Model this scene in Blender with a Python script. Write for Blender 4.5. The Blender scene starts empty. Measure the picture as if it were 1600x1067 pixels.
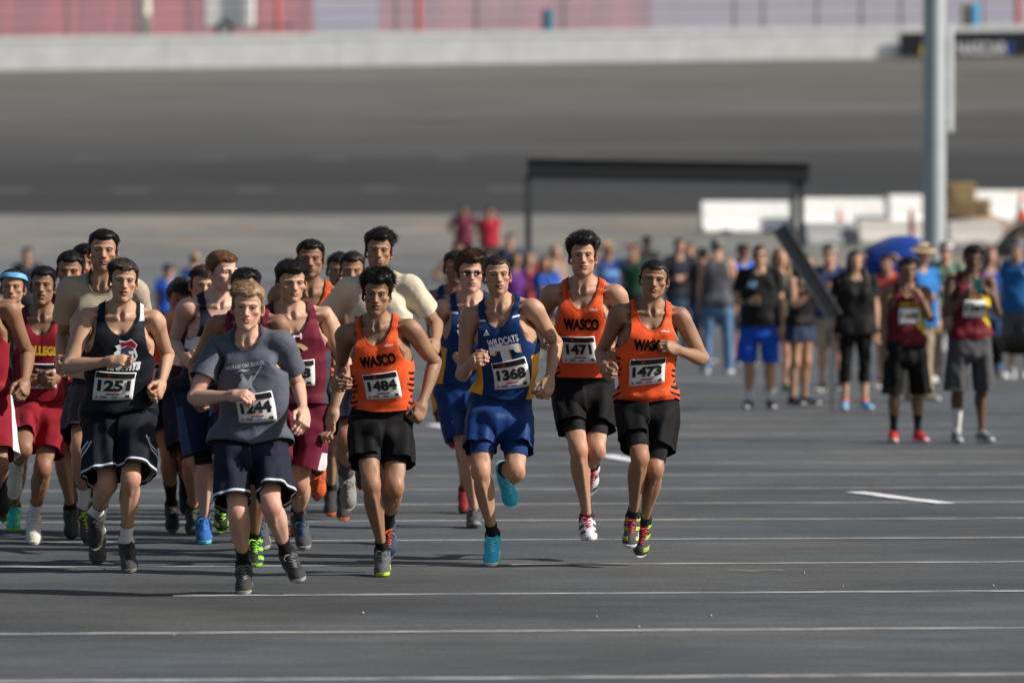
import bpy, bmesh, math, random, os
import numpy as np
from mathutils import Vector, Matrix
from mathutils.bvhtree import BVHTree

# ------------------------------------------------------------------ camera, sky, sun, exposure
scene = bpy.context.scene
COL = scene.collection
CAM_H, PITCH, FPX = 1.8, math.atan(161.5/8889.0), 8889.0
cam_data = bpy.data.cameras.new('camera'); cam = bpy.data.objects.new('camera', cam_data); COL.objects.link(cam)
cam.location = (0, 0, CAM_H); cam.rotation_euler = (math.pi/2-PITCH, 0, 0)
cam_data.sensor_width = 36; cam_data.lens = 200; cam_data.clip_start = 0.5; cam_data.clip_end = 3000
cam_data.dof.use_dof = True; cam_data.dof.focus_distance = 30.6; cam_data.dof.aperture_fstop = 2.8
scene.camera = cam
SUN_EL, SUN_AZ = math.radians(34), math.radians(14)      # azimuth: from the +X side, turned this much towards the camera
sun_vec = Vector((math.cos(SUN_EL)*math.cos(SUN_AZ), -math.cos(SUN_EL)*math.sin(SUN_AZ), math.sin(SUN_EL)))
world = bpy.data.worlds.new('World'); scene.world = world; world.use_nodes = True
wn = world.node_tree; bg = wn.nodes['Background']; sky = wn.nodes.new('ShaderNodeTexSky')
sky.sky_type = 'NISHITA'; sky.sun_disc = False; sky.sun_elevation = SUN_EL
sky.sun_rotation = math.atan2(sun_vec.x, sun_vec.y)
sky.air_density = 1.2; sky.dust_density = 2.0
wn.links.new(sky.outputs[0], bg.inputs[0]); bg.inputs[1].default_value = 0.065
sl = bpy.data.lights.new('sun', 'SUN'); so = bpy.data.objects.new('sun', sl); COL.objects.link(so)
sl.energy = 5.0; sl.angle = math.radians(0.53); sl.color = (1.0, 0.94, 0.86)
so.rotation_euler = sun_vec.to_track_quat('Z', 'Y').to_euler(); so.location = (30, 20, 40)
vs = scene.view_settings; vs.view_transform = 'Standard'; vs.look = 'None'; vs.gamma = 1; vs.exposure = 0.32; vs.use_curve_mapping = False
scene.render.engine = 'CYCLES'; scene.cycles.use_denoising = True; scene.cycles.max_bounces = 6
scene.cycles.use_adaptive_sampling = True

rng = np.random.default_rng(7); random.seed(7)

# ------------------------------------------------------------------ small helpers
_F = Vector((0, math.cos(PITCH), -math.sin(PITCH))); _U = Vector((0, math.sin(PITCH), math.cos(PITCH)))
def ray(px, py):
    return np.array(_F + Vector(((px-800)/FPX, 0, 0)) + _U*(-(py-533.5)/FPX))
C0 = np.array([0, 0, CAM_H])
def at(px, py, Y):
    r = ray(px, py); return C0 + r*(Y/r[1])
def ground_d(py): return CAM_H/(-ray(800, py)[2])

def tag(o, label=None, cat=None, group=None, kind=None):
    if label: o['label'] = label
    if cat: o['category'] = cat
    if group: o['group'] = group
    if kind: o['kind'] = kind
    return o
def empty(name, loc=(0,0,0), rz=0):
    o = bpy.data.objects.new(name, None); COL.objects.link(o); o.location = loc; o.rotation_euler = (0,0,rz)
    o.empty_display_size = 0.1
    return o
def link(name, me, parent=None, loc=None):
    o = bpy.data.objects.new(name, me); COL.objects.link(o)
    if parent is not None: o.parent = parent
    if loc is not None: o.location = loc
    return o
def mesh_np(name, V, F, mats, mi=None, smooth=True):
    """triangles from numpy arrays"""
    me = bpy.data.meshes.new(name); V = np.ascontiguousarray(V, dtype=np.float32); F = np.ascontiguousarray(F, dtype=np.int32)
    nf = len(F); me.vertices.add(len(V)); me.vertices.foreach_set('co', V.ravel())
    me.loops.add(nf*3); me.loops.foreach_set('vertex_index', F.ravel())
    me.polygons.add(nf); me.polygons.foreach_set('loop_start', np.arange(nf, dtype=np.int32)*3)
    me.update(calc_edges=True)
    for m in mats: me.materials.append(m)
    if mi is not None: me.polygons.foreach_set('material_index', np.ascontiguousarray(mi, dtype=np.int32))
    if smooth: me.polygons.foreach_set('use_smooth', np.ones(nf, dtype=bool))
    me.validate(); me.update()
    return me
class MB:
    """collects simple solids into one mesh"""
    def __init__(s): s.v = []; s.f = []; s.m = []
    def add(s, verts, faces, mi=0):
        n = len(s.v); s.v += [tuple(v) for v in verts]; s.f += [tuple(n+i for i in f) for f in faces]; s.m += [mi]*len(faces)
    def box(s, lo, hi, mi=0, rot=None, bev=0.0):
        (x0,y0,z0),(x1,y1,z1) = lo, hi
        vs_ = [(x0,y0,z0),(x1,y0,z0),(x1,y1,z0),(x0,y1,z0),(x0,y0,z1),(x1,y0,z1),(x1,y1,z1),(x0,y1,z1)]
        if rot is not None: vs_ = [rot @ Vector(v) for v in vs_]
        s.add(vs_, [(0,3,2,1),(4,5,6,7),(0,1,5,4),(1,2,6,5),(2,3,7,6),(3,0,4,7)], mi)
    def tube(s, pts, rad, n=10, mi=0, caps=True):
        pts = [Vector(p) for p in pts]; rad = rad if hasattr(rad, '__len__') else [rad]*len(pts)
        base = len(s.v); up = None
        for i, p in enumerate(pts):
            t = (pts[min(i+1,len(pts)-1)]-pts[max(i-1,0)]).normalized()
            a = Vector((0,0,1)) if abs(t.z) < .9 else Vector((1,0,0))
            if up is None: up = a
            u = t.cross(up).normalized(); w = u.cross(t).normalized(); up = w
            for k in range(n):
                c = 2*math.pi*k/n; s.v.append(tuple(p+u*math.cos(c)*rad[i]+w*math.sin(c)*rad[i]))
        for i in range(len(pts)-1):
            for k in range(n):
                a0 = base+i*n+k; a1 = base+i*n+(k+1)%n
                s.f.append((a0,a1,a1+n,a0+n)); s.m.append(mi)
        if caps:
            s.f.append(tuple(base+k for k in range(n))[::-1]); s.m.append(mi)
            s.f.append(tuple(base+(len(pts)-1)*n+k for k in range(n))); s.m.append(mi)
    def lathe(s, prof, n=20, c=(0,0,0), mi=0):
        base = len(s.v)
        for r,z in prof:
            for k in range(n):
                a = 2*math.pi*k/n; s.v.append((c[0]+r*math.cos(a), c[1]+r*math.sin(a), c[2]+z))
        for i in range(len(prof)-1):
            for k in range(n):
                a0 = base+i*n+k; a1 = base+i*n+(k+1)%n
                s.f.append((a0,a1,a1+n,a0+n)); s.m.append(mi)
    def build(s, name, mats, parent=None, smooth=False, loc=None, bevel=0):
        me = bpy.data.meshes.new(name); me.from_pydata(s.v, [], s.f); me.update()
        for m in (mats if isinstance(mats, (list,tuple)) else [mats]): me.materials.append(m)
        me.polygons.foreach_set('material_index', s.m)
        if smooth: me.polygons.foreach_set('use_smooth', [True]*len(s.f))
        bm = bmesh.new(); bm.from_mesh(me); bmesh.ops.recalc_face_normals(bm, faces=bm.faces)
        if bevel: bmesh.ops.bevel(bm, geom=list(bm.edges), offset=bevel, segments=2, affect='EDGES', profile=.5)
        bm.to_mesh(me); bm.free()
        if smooth and hasattr(me, 'set_sharp_from_angle'): me.set_sharp_from_angle(angle=math.radians(40))
        return link(name, me, parent, loc)

# ------------------------------------------------------------------ materials
MATS = {}
def lin(c):
    """sRGB 0-255 to linear"""
    c = np.array(c[:3], float)/255; return tuple(np.where(c <= .04045, c/12.92, ((c+.055)/1.055)**2.4))
def mat(name, rgb, rough=.6, metal=0, noise=0, scale=20, bump=0, bscale=60, spec=.5, sheen=0, alpha=None, coat=0, folds=0):
    key = (name, tuple(np.round(rgb, 4)), rough)
    if key in MATS: return MATS[key]
    m = bpy.data.materials.new(name); m.use_nodes = True; nt = m.node_tree; b = nt.nodes['Principled BSDF']
    b.inputs['Base Color'].default_value = (*rgb, 1); b.inputs['Roughness'].default_value = rough
    b.inputs['Metallic'].default_value = metal; b.inputs['Specular IOR Level'].default_value = spec
    if sheen: b.inputs['Sheen Weight'].default_value = sheen; b.inputs['Sheen Roughness'].default_value = .4
    if coat: b.inputs['Coat Weight'].default_value = coat
    if noise or bump:
        tc = nt.nodes.new('ShaderNodeTexCoord')
    if noise:
        n = nt.nodes.new('ShaderNodeTexNoise'); n.inputs['Scale'].default_value = scale; n.inputs['Detail'].default_value = 6
        nt.links.new(tc.outputs['Object'], n.inputs['Vector'])
        mx = nt.nodes.new('ShaderNodeMix'); mx.data_type = 'RGBA'
        mx.inputs[6].default_value = (*[c*(1-noise) for c in rgb], 1); mx.inputs[7].default_value = (*[min(1, c*(1+noise)) for c in rgb], 1)
        rp = nt.nodes.new('ShaderNodeMapRange'); rp.inputs[1].default_value = .3; rp.inputs[2].default_value = .7
        nt.links.new(n.outputs[0], rp.inputs[0]); nt.links.new(rp.outputs[0], mx.inputs[0]); nt.links.new(mx.outputs[2], b.inputs['Base Color'])
    if bump:
        n2 = nt.nodes.new('ShaderNodeTexNoise'); n2.inputs['Scale'].default_value = bscale; n2.inputs['Detail'].default_value = 3
        nt.links.new(tc.outputs['Object'], n2.inputs['Vector'])
        bp = nt.nodes.new('ShaderNodeBump'); bp.inputs['Strength'].default_value = bump; bp.inputs['Distance'].default_value = .02
        nt.links.new(n2.outputs[0], bp.inputs['Height']); nt.links.new(bp.outputs[0], b.inputs['Normal'])
        if folds:
            n4 = nt.nodes.new('ShaderNodeTexNoise'); n4.noise_type = 'RIDGED_MULTIFRACTAL'; n4.inputs['Scale'].default_value = 5.5; n4.inputs['Detail'].default_value = 2.5; n4.inputs['Distortion'].default_value = .6
            mp = nt.nodes.new('ShaderNodeMapping'); mp.inputs['Scale'].default_value = (1.5,1.5,.75); mp.inputs['Rotation'].default_value = (0,.35,0); nt.links.new(tc.outputs['Object'], mp.inputs[0]); nt.links.new(mp.outputs[0], n4.inputs['Vector'])
            b2 = nt.nodes.new('ShaderNodeBump'); b2.inputs['Strength'].default_value = folds; b2.inputs['Distance'].default_value = .025; nt.links.new(n4.outputs[0], b2.inputs['Height']); nt.links.new(bp.outputs[0], b2.inputs['Normal']); nt.links.new(b2.outputs[0], b.inputs['Normal'])
    if alpha is not None: b.inputs['Alpha'].default_value = alpha
    MATS[key] = m; return m
def fabric(name, c255, rough=.75, sheen=.10, bump=.35):
    if sum(c255) < 130: sheen = 0
    return mat(name, lin(c255), rough, noise=.05, scale=9, bump=bump*.4, bscale=26, spec=.2, sheen=sheen, folds=.75)
def attr_mat(name, rough=.5, spec=.4, bump=.08, bscale=180, sss=0):
    if name in MATS: return MATS[name]
    m = bpy.data.materials.new(name); m.use_nodes = True; nt = m.node_tree; b = nt.nodes['Principled BSDF']
    a = nt.nodes.new('ShaderNodeVertexColor'); a.layer_name = 'tone'; nt.links.new(a.outputs[0], b.inputs['Base Color'])
    b.inputs['Roughness'].default_value = rough; b.inputs['Specular IOR Level'].default_value = spec
    if sss:
        b.inputs['Subsurface Weight'].default_value = sss; b.inputs['Subsurface Radius'].default_value = (.012, .005, .003); b.inputs['Subsurface Scale'].default_value = 1
    tc = nt.nodes.new('ShaderNodeTexCoord'); n2 = nt.nodes.new('ShaderNodeTexNoise'); n2.inputs['Scale'].default_value = bscale; n2.inputs['Detail'].default_value = 4
    nt.links.new(tc.outputs['Object'], n2.inputs['Vector'])
    bp = nt.nodes.new('ShaderNodeBump'); bp.inputs['Strength'].default_value = bump; bp.inputs['Distance'].default_value = .01
    nt.links.new(n2.outputs[0], bp.inputs['Height']); nt.links.new(bp.outputs[0], b.inputs['Normal'])
    r2 = nt.nodes.new('ShaderNodeMapRange'); r2.inputs[3].default_value = rough-.12; r2.inputs[4].default_value = rough+.15
    n3 = nt.nodes.new('ShaderNodeTexNoise'); n3.inputs['Scale'].default_value = 25; nt.links.new(tc.outputs['Object'], n3.inputs['Vector'])
    nt.links.new(n3.outputs[0], r2.inputs[0]); nt.links.new(r2.outputs[0], b.inputs['Roughness'])
    MATS[name] = m; return m
# ------------------------------------------------------------------ human template: implicit surface in a rest pose (height 1.75, facing -Y, left = +X)
ss = lambda a, b, x: (lambda t: t*t*(3-2*t))(np.clip((x-a)/(b-a), 0, 1))
def nrm(v): v = np.asarray(v, float); return v/(np.linalg.norm(v)+1e-12)
A40 = math.radians(40)
UA = np.array([math.sin(A40), 0, -math.cos(A40)])            # left arm axis in the rest pose
J = dict(pelvis=(0,0,.95), spine=(0,.005,1.12), neck=(0,.025,1.46), head=(0,.005,1.535))
J = {k: np.array(v, float) for k, v in J.items()}
for s, sd in ((1,'L'),(-1,'R')):
    m = np.array([s,1,1])
    J['sh'+sd] = np.array([.180,.02,1.424])*m; J['el'+sd] = J['sh'+sd]+UA*m*.295; J['wr'+sd] = J['el'+sd]+UA*m*.255
    J['hip'+sd] = np.array([.088,.0,.92])*m; J['kn'+sd] = np.array([.094,-.005,.50])*m; J['an'+sd] = np.array([.094,.02,.09])*m
    J['to'+sd] = np.array([.105,-.15,.03])*m
L_UA, L_FA, L_TH, L_SH = .295, .255, .42, .41

class Field:
    def __init__(s, lo, hi, h):
        s.lo = np.array(lo, float); s.h = h; s.n = np.ceil((np.array(hi)-s.lo)/h).astype(int)+1
        s.ax = [(s.lo[i]+h*np.arange(s.n[i])).astype(np.float32) for i in range(3)]
        s.D = np.full(s.n, .08, np.float32)
    def op(s, f, lo, hi, k, sub=False):
        i0 = np.clip(((np.array(lo)-s.lo-k-.03)/s.h).astype(int), 0, s.n); i1 = np.clip(((np.array(hi)-s.lo+k+.03)/s.h).astype(int)+2, 0, s.n)
        if np.any(i1-i0 <= 0): return
        sl_ = tuple(slice(a,b) for a,b in zip(i0,i1))
        X = s.ax[0][sl_[0]][:,None,None]; Y = s.ax[1][sl_[1]][None,:,None]; Z = s.ax[2][sl_[2]][None,None,:]
        d = f(X,Y,Z); D = s.D[sl_]
        if sub: d = -d; h = np.clip(.5-.5*(d-D)/k,0,1); s.D[sl_] = d+(D-d)*h+k*h*(1-h) if False else np.maximum(D,d)+np.maximum(k-np.abs(D-d),0)**2/(4*k)
        else: s.D[sl_] = np.minimum(D,d)-np.maximum(k-np.abs(D-d),0)**2/(4*k)
    def ell(s, c, r, k=.015, rot=None, sub=False):
        c = np.array(c,float); r = np.array(r,float)
        def f(X,Y,Z):
            p = [X-c[0],Y-c[1],Z-c[2]]
            if rot is not None: p = [rot[j][0]*p[0]+rot[j][1]*p[1]+rot[j][2]*p[2] for j in range(3)]
            k0 = np.sqrt((p[0]/r[0])**2+(p[1]/r[1])**2+(p[2]/r[2])**2); k1 = np.sqrt((p[0]/r[0]**2)**2+(p[1]/r[1]**2)**2+(p[2]/r[2]**2)**2)+1e-6
            return k0*(k0-1)/k1
        R = max(r) if rot is not None else r
        s.op(f, c-R, c+R, k, sub)
    def cap(s, a, b, ra, rb=None, k=.015, sub=False):
        a = np.array(a,float); b = np.array(b,float); rb = ra if rb is None else rb; ab = b-a; L2 = ab@ab+1e-12
        def f(X,Y,Z):
            t = np.clip(((X-a[0])*ab[0]+(Y-a[1])*ab[1]+(Z-a[2])*ab[2])/L2,0,1)
            return np.sqrt((X-a[0]-t*ab[0])**2+(Y-a[1]-t*ab[1])**2+(Z-a[2]-t*ab[2])**2)-(ra+t*(rb-ra))
        R = max(ra,rb); s.op(f, np.minimum(a,b)-R, np.maximum(a,b)+R, k, sub)
    def loft(s, a, b, side, keys, k=.02, ex=2.0):
        """keys: t, r_side, r_front, off_side, off_front; front = the -Y-ish direction"""
        a = np.array(a,float); b = np.array(b,float); L = np.linalg.norm(b-a); w = (b-a)/L; u = nrm(np.array(side)-w*np.dot(side,w)); v = np.cross(w,u)
        if v[1] > 0: v = -v
        K = np.array(keys,float); T = K[:,0]*L
        def f(X,Y,Z):
            z = (X-a[0])*w[0]+(Y-a[1])*w[1]+(Z-a[2])*w[2]; x = (X-a[0])*u[0]+(Y-a[1])*u[1]+(Z-a[2])*u[2]; y = (X-a[0])*v[0]+(Y-a[1])*v[1]+(Z-a[2])*v[2]
            zc = np.clip(z,T[0],T[-1]); rx,ry,ox,oy = [_pch(zc,T,K[:,i]) for i in (1,2,3,4)]
            q = (np.abs((x-ox)/rx)**ex+np.abs((y-oy)/ry)**ex)**(1/ex); rm = np.minimum(rx,ry)
            e = (z-zc)/(.7*rm)
            return (np.sqrt(q*q+e*e)-1)*rm
        R = K[:,1:3].max()+np.abs(K[:,3:5]).max()
        s.op(f, np.minimum(a,b)-R, np.maximum(a,b)+R, k)
    def mesh(s):
        D = s.D; n = s.n; sg = D < 0
        nc = n-1; cnt = np.zeros(nc, np.int8); acc = np.zeros((*nc,3), np.float32) if False else None
        c = [sg[i:n[0]-1+i, j:n[1]-1+j, k:n[2]-1+k] for i in (0,1) for j in (0,1) for k in (0,1)]
        tot = sum(x.astype(np.int8) for x in c); act = (tot > 0) & (tot < 8)
        idx = np.argwhere(act); N = len(idx); P = np.zeros((N,3)); W = np.zeros(N)
        i,j,k = idx.T
        cor = [(a,b,c_) for a in (0,1) for b in (0,1) for c_ in (0,1)]
        val = {q: D[i+q[0],j+q[1],k+q[2]] for q in cor}
        for ax in range(3):
            for q in cor:
                if q[ax]: continue
                q2 = list(q); q2[ax] = 1; q2 = tuple(q2); d0,d1 = val[q],val[q2]; cr = (d0 < 0) != (d1 < 0)
                t = np.where(cr, d0/np.where(cr, d0-d1, 1), 0); pt = np.array(q,float)[None].repeat(N,0); pt[:,ax] += t
                P += pt*cr[:,None]; W += cr
        V = s.lo+s.h*(idx+P/W[:,None]); vid = np.full(nc,-1,np.int64); vid[act] = np.arange(N)
        Q = []
        for ax in range(3):
            o = [1,1,1]; o[ax] = 0
            a = sg[tuple(slice(o[d], n[d]-1) for d in range(3))]
            sh = [slice(o[d], n[d]-1) for d in range(3)]; sh[ax] = slice(1, n[ax]); b = sg[tuple(sh)]
            e = np.argwhere(a != b); e0 = e+np.array(o); fl = a[tuple(e.T)]
            d1,d2 = [(1,2),(2,0),(0,1)][ax]; u1 = np.eye(3,dtype=int)[d1]; u2 = np.eye(3,dtype=int)[d2]
            g = lambda x: vid[tuple(x.T)]
            q = np.stack([g(e0-u1-u2), g(e0-u2), g(e0), g(e0-u1)],1); q = np.where(fl[:,None], q, q[:,::-1]); Q.append(q[(q >= 0).all(1)])
        Q = np.concatenate(Q); return V, np.concatenate([Q[:,[0,1,2]], Q[:,[0,2,3]]])
def _pch(x, T, Y):
    """smooth interpolation through the keys"""
    m = np.gradient(Y, T) if len(T) > 2 else np.full(len(T), (Y[-1]-Y[0])/(T[-1]-T[0]))
    i = np.clip(np.searchsorted(T, x)-1, 0, len(T)-2); h = T[i+1]-T[i]; t = np.clip((x-T[i])/h,0,1)
    return (2*t**3-3*t**2+1)*Y[i]+(t**3-2*t**2+t)*h*m[i]+(-2*t**3+3*t**2)*Y[i+1]+(t**3-t**2)*h*m[i+1]

TORSO = [(0,.150,.098,0,0),(.07,.166,.108,0,-.004),(.16,.158,.104,0,.0),(.30,.132,.094,0,.004),(.42,.138,.099,0,.006),(.56,.154,.110,0,.004),(.70,.163,.114,0,-.004),(.82,.160,.100,0,-.012),(.92,.125,.075,0,-.018),(1,.075,.06,0,-.022)]
def torso(F, grow=0, growf=None, k=.03):
    g = growf or (lambda t: grow)
    F.loft((0,0,.86),(0,0,1.465),(1,0,0), [(t,rx+g(t),ry+g(t),ox,oy) for t,rx,ry,ox,oy in TORSO], k, 2.25)
def arm(F, s, g=0, t1=1.0, k=.022, part='all'):
    m = np.array([s,1,1]); sh,el,wr = J['sh'+'LR'[s<0]],J['el'+'LR'[s<0]],J['wr'+'LR'[s<0]]; pin = np.array([UA[2],0,-UA[0]])*m
    F.loft(sh, el, pin, [(-.05,.040,.043,0,0),(.1,.050,.052,0,0),(.3,.047,.050,0,.002),(.55,.041,.048,0,.003),(.8,.036,.039,0,0),(1,.034,.037,0,0)], k)
    F.loft(el, wr, pin, [(-.05,.034,.037,0,0),(.1,.037,.042,0,.002),(.28,.036,.043,0,.002),(.6,.029,.034,0,0),(.85,.022,.029,0,0),(1,.020,.028,0,0),(1.1,.018,.028,0,0)], k)
def muscles(F, s):
    sd = 'LR'[s<0]; m = np.array([s,1,1]); a = UA*m; sh,el = J['sh'+sd],J['el'+sd]; ou = np.array([math.cos(A40),0,math.sin(A40)])*m; fr = np.array([0,-1.,0])
    q = lambda t,o,f: sh+a*t+ou*o+fr*f
    F.cap(q(.10,-.006,.026),q(.22,-.006,.026),.024,.020,.014); F.cap(q(.08,.006,-.026),q(.20,.006,-.024),.027,.018,.014); F.cap(q(.02,.032,.004),q(.11,.026,.0),.026,.012,.016)
    q = lambda t,o,f: el+a*t+ou*o+fr*f
    F.cap(q(-.01,.012,.024),q(.12,.004,.022),.018,.010,.014); F.cap(q(.03,-.004,-.022),q(.11,-.002,-.016),.020,.012,.014); F.ell(q(0,.006,-.034),(.014,.012,.016),.012)
def leg(F, s, k=.03):
    sd = 'LR'[s<0]; h,kn,an = J['hip'+sd],J['kn'+sd],J['an'+sd]
    F.loft(h, kn, (s,0,0), [(-.1,.075,.085,.0,-.01),(.08,.083,.092,0,-.006),(.25,.079,.085,-.002,.0),(.5,.068,.075,-.004,.006),(.75,.056,.061,-.002,.006),(.92,.050,.053,0,.004),(1,.049,.053,0,.004)], k)
    F.loft(kn, an, (s,0,0), [(-.05,.049,.053,0,.004),(.06,.047,.051,0,.0),(.2,.051,.053,.002,-.012),(.34,.053,.056,.003,-.016),(.52,.045,.046,.002,-.011),(.72,.034,.036,0,-.003),(.88,.029,.035,0,.0),(1,.030,.038,0,0)], k)
    F.ell(kn+np.array([0,-.036,.006]), (.026,.020,.032), .012)
    F.ell(kn+np.array([-.034*s,-.030,.075]), (.022,.022,.048), .014); F.ell(kn+np.array([.034*s,-.030,.11]), (.022,.022,.075), .016)
    F.ell(kn+np.array([-.030*s,.040,-.12]), (.026,.024,.085), .014); F.ell(kn+np.array([.030*s,.040,-.105]), (.025,.022,.075), .014)
    F.cap(kn+np.array([-.004*s,-.040,-.06]),an+np.array([-.006*s,-.026,.07]),.012,.009,.014); F.ell(kn+np.array([.002*s,-.046,-.045]),(.016,.012,.022),.012)
    F.cap(an+np.array([.004*s,.025,-.04]), an+np.array([.012*s,-.16,-.065]), .032, .02, .03)
    F.ell(an+np.array([.03*s,0,0]),(.012,.014,.014),.012); F.ell(an+np.array([-.028*s,-.005,.006]),(.012,.014,.014),.012)
def hand(F, s, curl=1.0):
    sd = 'LR'[s<0]; m = np.array([s,1,1]); o = J['wr'+sd]; w = UA*m; t = np.array([0,-1,0.]); n = np.array([-math.cos(A40),0,-math.sin(A40)])*m
    pt = lambda a,b,c: o+w*a+t*b+n*c
    R = np.array([w,t,n])
    F.ell(pt(.05,.0,0),(.054,.040,.017),.012,rot=R); F.ell(pt(.03,.022,.012),(.032,.020,.018),.012,rot=R); F.ell(pt(.035,-.022,.008),(.036,.018,.017),.012,rot=R)
    F.cap(pt(-.03,0,0),pt(.02,0,0),.024,.026,.02)
    for b,l,sp in ((.029,(.043,.027,.021),.06),(.0105,(.047,.031,.023),.02),(-.008,(.044,.028,.022),-.03),(-.0255,(.035,.021,.019),-.09)):
        a0 = 0; p = pt(.088-abs(b-.005)*.35, b, .0); r = .0098
        for l_,da,r2 in zip(l,(52,78,48),(.009,.0083,.0072)):
            a0 += math.radians(da)*curl; dr = w*math.cos(a0)+n*math.sin(a0)+t*sp*math.cos(a0); q = p+nrm(dr)*l_; F.cap(p,q,r,r2,.005); p = q; r = r2
    p0 = pt(.022,.03,.012); d1 = nrm(w*.72+t*.55+n*(.42*curl)); p1 = p0+d1*.042; d2 = nrm(w*.86-t*.05*curl+n*.5*curl); p2 = p1+d2*.03; d3 = nrm(w*.8-t*.28*curl+n*.5*curl); p3 = p2+d3*.022
    F.cap(p0,p1,.0145,.0115,.008); F.cap(p1,p2,.0108,.0098,.005); F.cap(p2,p3,.0098,.0078,.005)
def head(F):
    e = F.ell; c = F.cap
    e((0,.018,1.668),(.0735,.093,.084),.02); e((0,-.03,1.688),(.058,.058,.050),.03)
    e((0,-.028,1.602),(.056,.062,.080),.025); e((0,-.035,1.567),(.036,.048,.038),.02)
    for s in (1,-1):
        c((s*.051,.008,1.594),(s*.0385,-.028,1.553),.0145,.014,.018); c((s*.0385,-.028,1.553),(s*.009,-.073,1.5305),.014,.0135,.018)
        e((s*.043,-.060,1.611),(.023,.022,.018),.02)
        c((s*.010,-.0905,1.654),(s*.047,-.0755,1.653),.0108,.0092,.013)
        e((s*.030,-.045,1.580),(.019,.026,.026),.02)
    e((0,-.078,1.533),(.019,.017,.016),.018)
    e((0,-.074,1.570),(.030,.024,.028),.018)
    for s in (1,-1): e((s*.031,-.099,1.6355),(.0205,.0255,.0130),.011,sub=True)
    for s in (1,-1): e((s*.031,-.0705,1.6355),(.0165,.0135,.0135),.004)
    for s in (1,-1):
        c((s*.015,-.0815,1.640),(s*.031,-.0850,1.6450),.0034,.0036,.006); c((s*.031,-.0850,1.6450),(s*.048,-.0755,1.639),.0036,.0034,.006)
        c((s*.017,-.0805,1.630),(s*.031,-.0826,1.6265),.0030,.0030,.006); c((s*.031,-.0826,1.6265),(s*.046,-.0755,1.631),.0030,.0028,.006)
    c((0,-.088,1.650),(0,-.1035,1.615),.0085,.0095,.012); c((0,-.1035,1.615),(0,-.1125,1.600),.0098,.0112,.008)
    for s in (1,-1): e((s*.0125,-.1005,1.5965),(.0085,.0115,.0085),.007)
    for s in (1,-1): e((s*.0065,-.1075,1.5885),(.0042,.006,.0035),.003,sub=True)
    c((-.0035,-.0985,1.587),(-.0035,-.0975,1.578),.002,k=.004); c((.0035,-.0985,1.587),(.0035,-.0975,1.578),.002,k=.004)
    for s in (1,-1):
        c((0,-.0975,1.5725),(s*.011,-.0965,1.574),.0052,.0055,.005); c((s*.011,-.0965,1.574),(s*.0262,-.0850,1.5685),.0052,.0028,.006)
        c((0,-.0955,1.5625),(s*.0245,-.0855,1.567),.0072,.003,.006)
    for s in (1,-1): c((0,-.1045,1.5683),(s*.027,-.089,1.5683),.0022,.0016,.003,sub=True)
    e((0,-.0945,1.5505),(.016,.006,.004),.006,sub=True)
    for s in (1,-1):
        t = .35; R = np.array([[math.cos(t),s*math.sin(t),0],[-s*math.sin(t),math.cos(t),0],[0,0,1]]); tl = .18
        R2 = np.array([[1,0,0],[0,math.cos(tl),-math.sin(tl)],[0,math.sin(tl),math.cos(tl)]])
        e((s*.0795,.020,1.620),(.0085,.0195,.0315),.006,rot=R2@R); e((s*.0875,.013,1.624),(.005,.011,.019),.005,rot=R2@R,sub=True); e((s*.075,.008,1.592),(.007,.009,.011),.006)
def neckshoulders(F):
    F.loft((0,.032,1.42),(0,.008,1.575),(1,0,0),[(0,.062,.060,0,0),(.3,.051,.053,0,0),(.6,.0475,.052,0,0),(1,.048,.055,0,0)],.03)
    for s in (1,-1):
        F.cap((s*.05,.018,1.575),(s*.014,-.045,1.448),.013,.010,.014)
        F.cap((s*.016,-.047,1.442),(s*.155,-.012,1.447),.010,.010,.016)
        F.cap((s*.03,.05,1.505),(s*.15,.03,1.442),.022,.030,.035)
        F.ell((s*.186,.014,1.420),(.052,.054,.058),.03)
        F.ell((s*.078,-.078,1.325),(.085,.036,.06),.03)
        F.ell((s*.09,.085,1.33),(.07,.03,.10),.03)
        F.ell((s*.135,.04,1.27),(.035,.05,.11),.03)
        F.ell((s*.075,.065,.90),(.078,.062,.085),.03)
    F.ell((0,-.092,1.29),(.006,.03,.09),.02,sub=True)
    F.cap((0,-.052,1.452),(0,-.052,1.452),.012,k=.015,sub=True)
def full(F, hands_curl=None, withhead=True):
    torso(F); neckshoulders(F)
    for s in (1,-1): arm(F,s); muscles(F,s); leg(F,s)
    if withhead: head(F)
    if hands_curl is not None:
        for s in (1,-1): hand(F,s,hands_curl)

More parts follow.
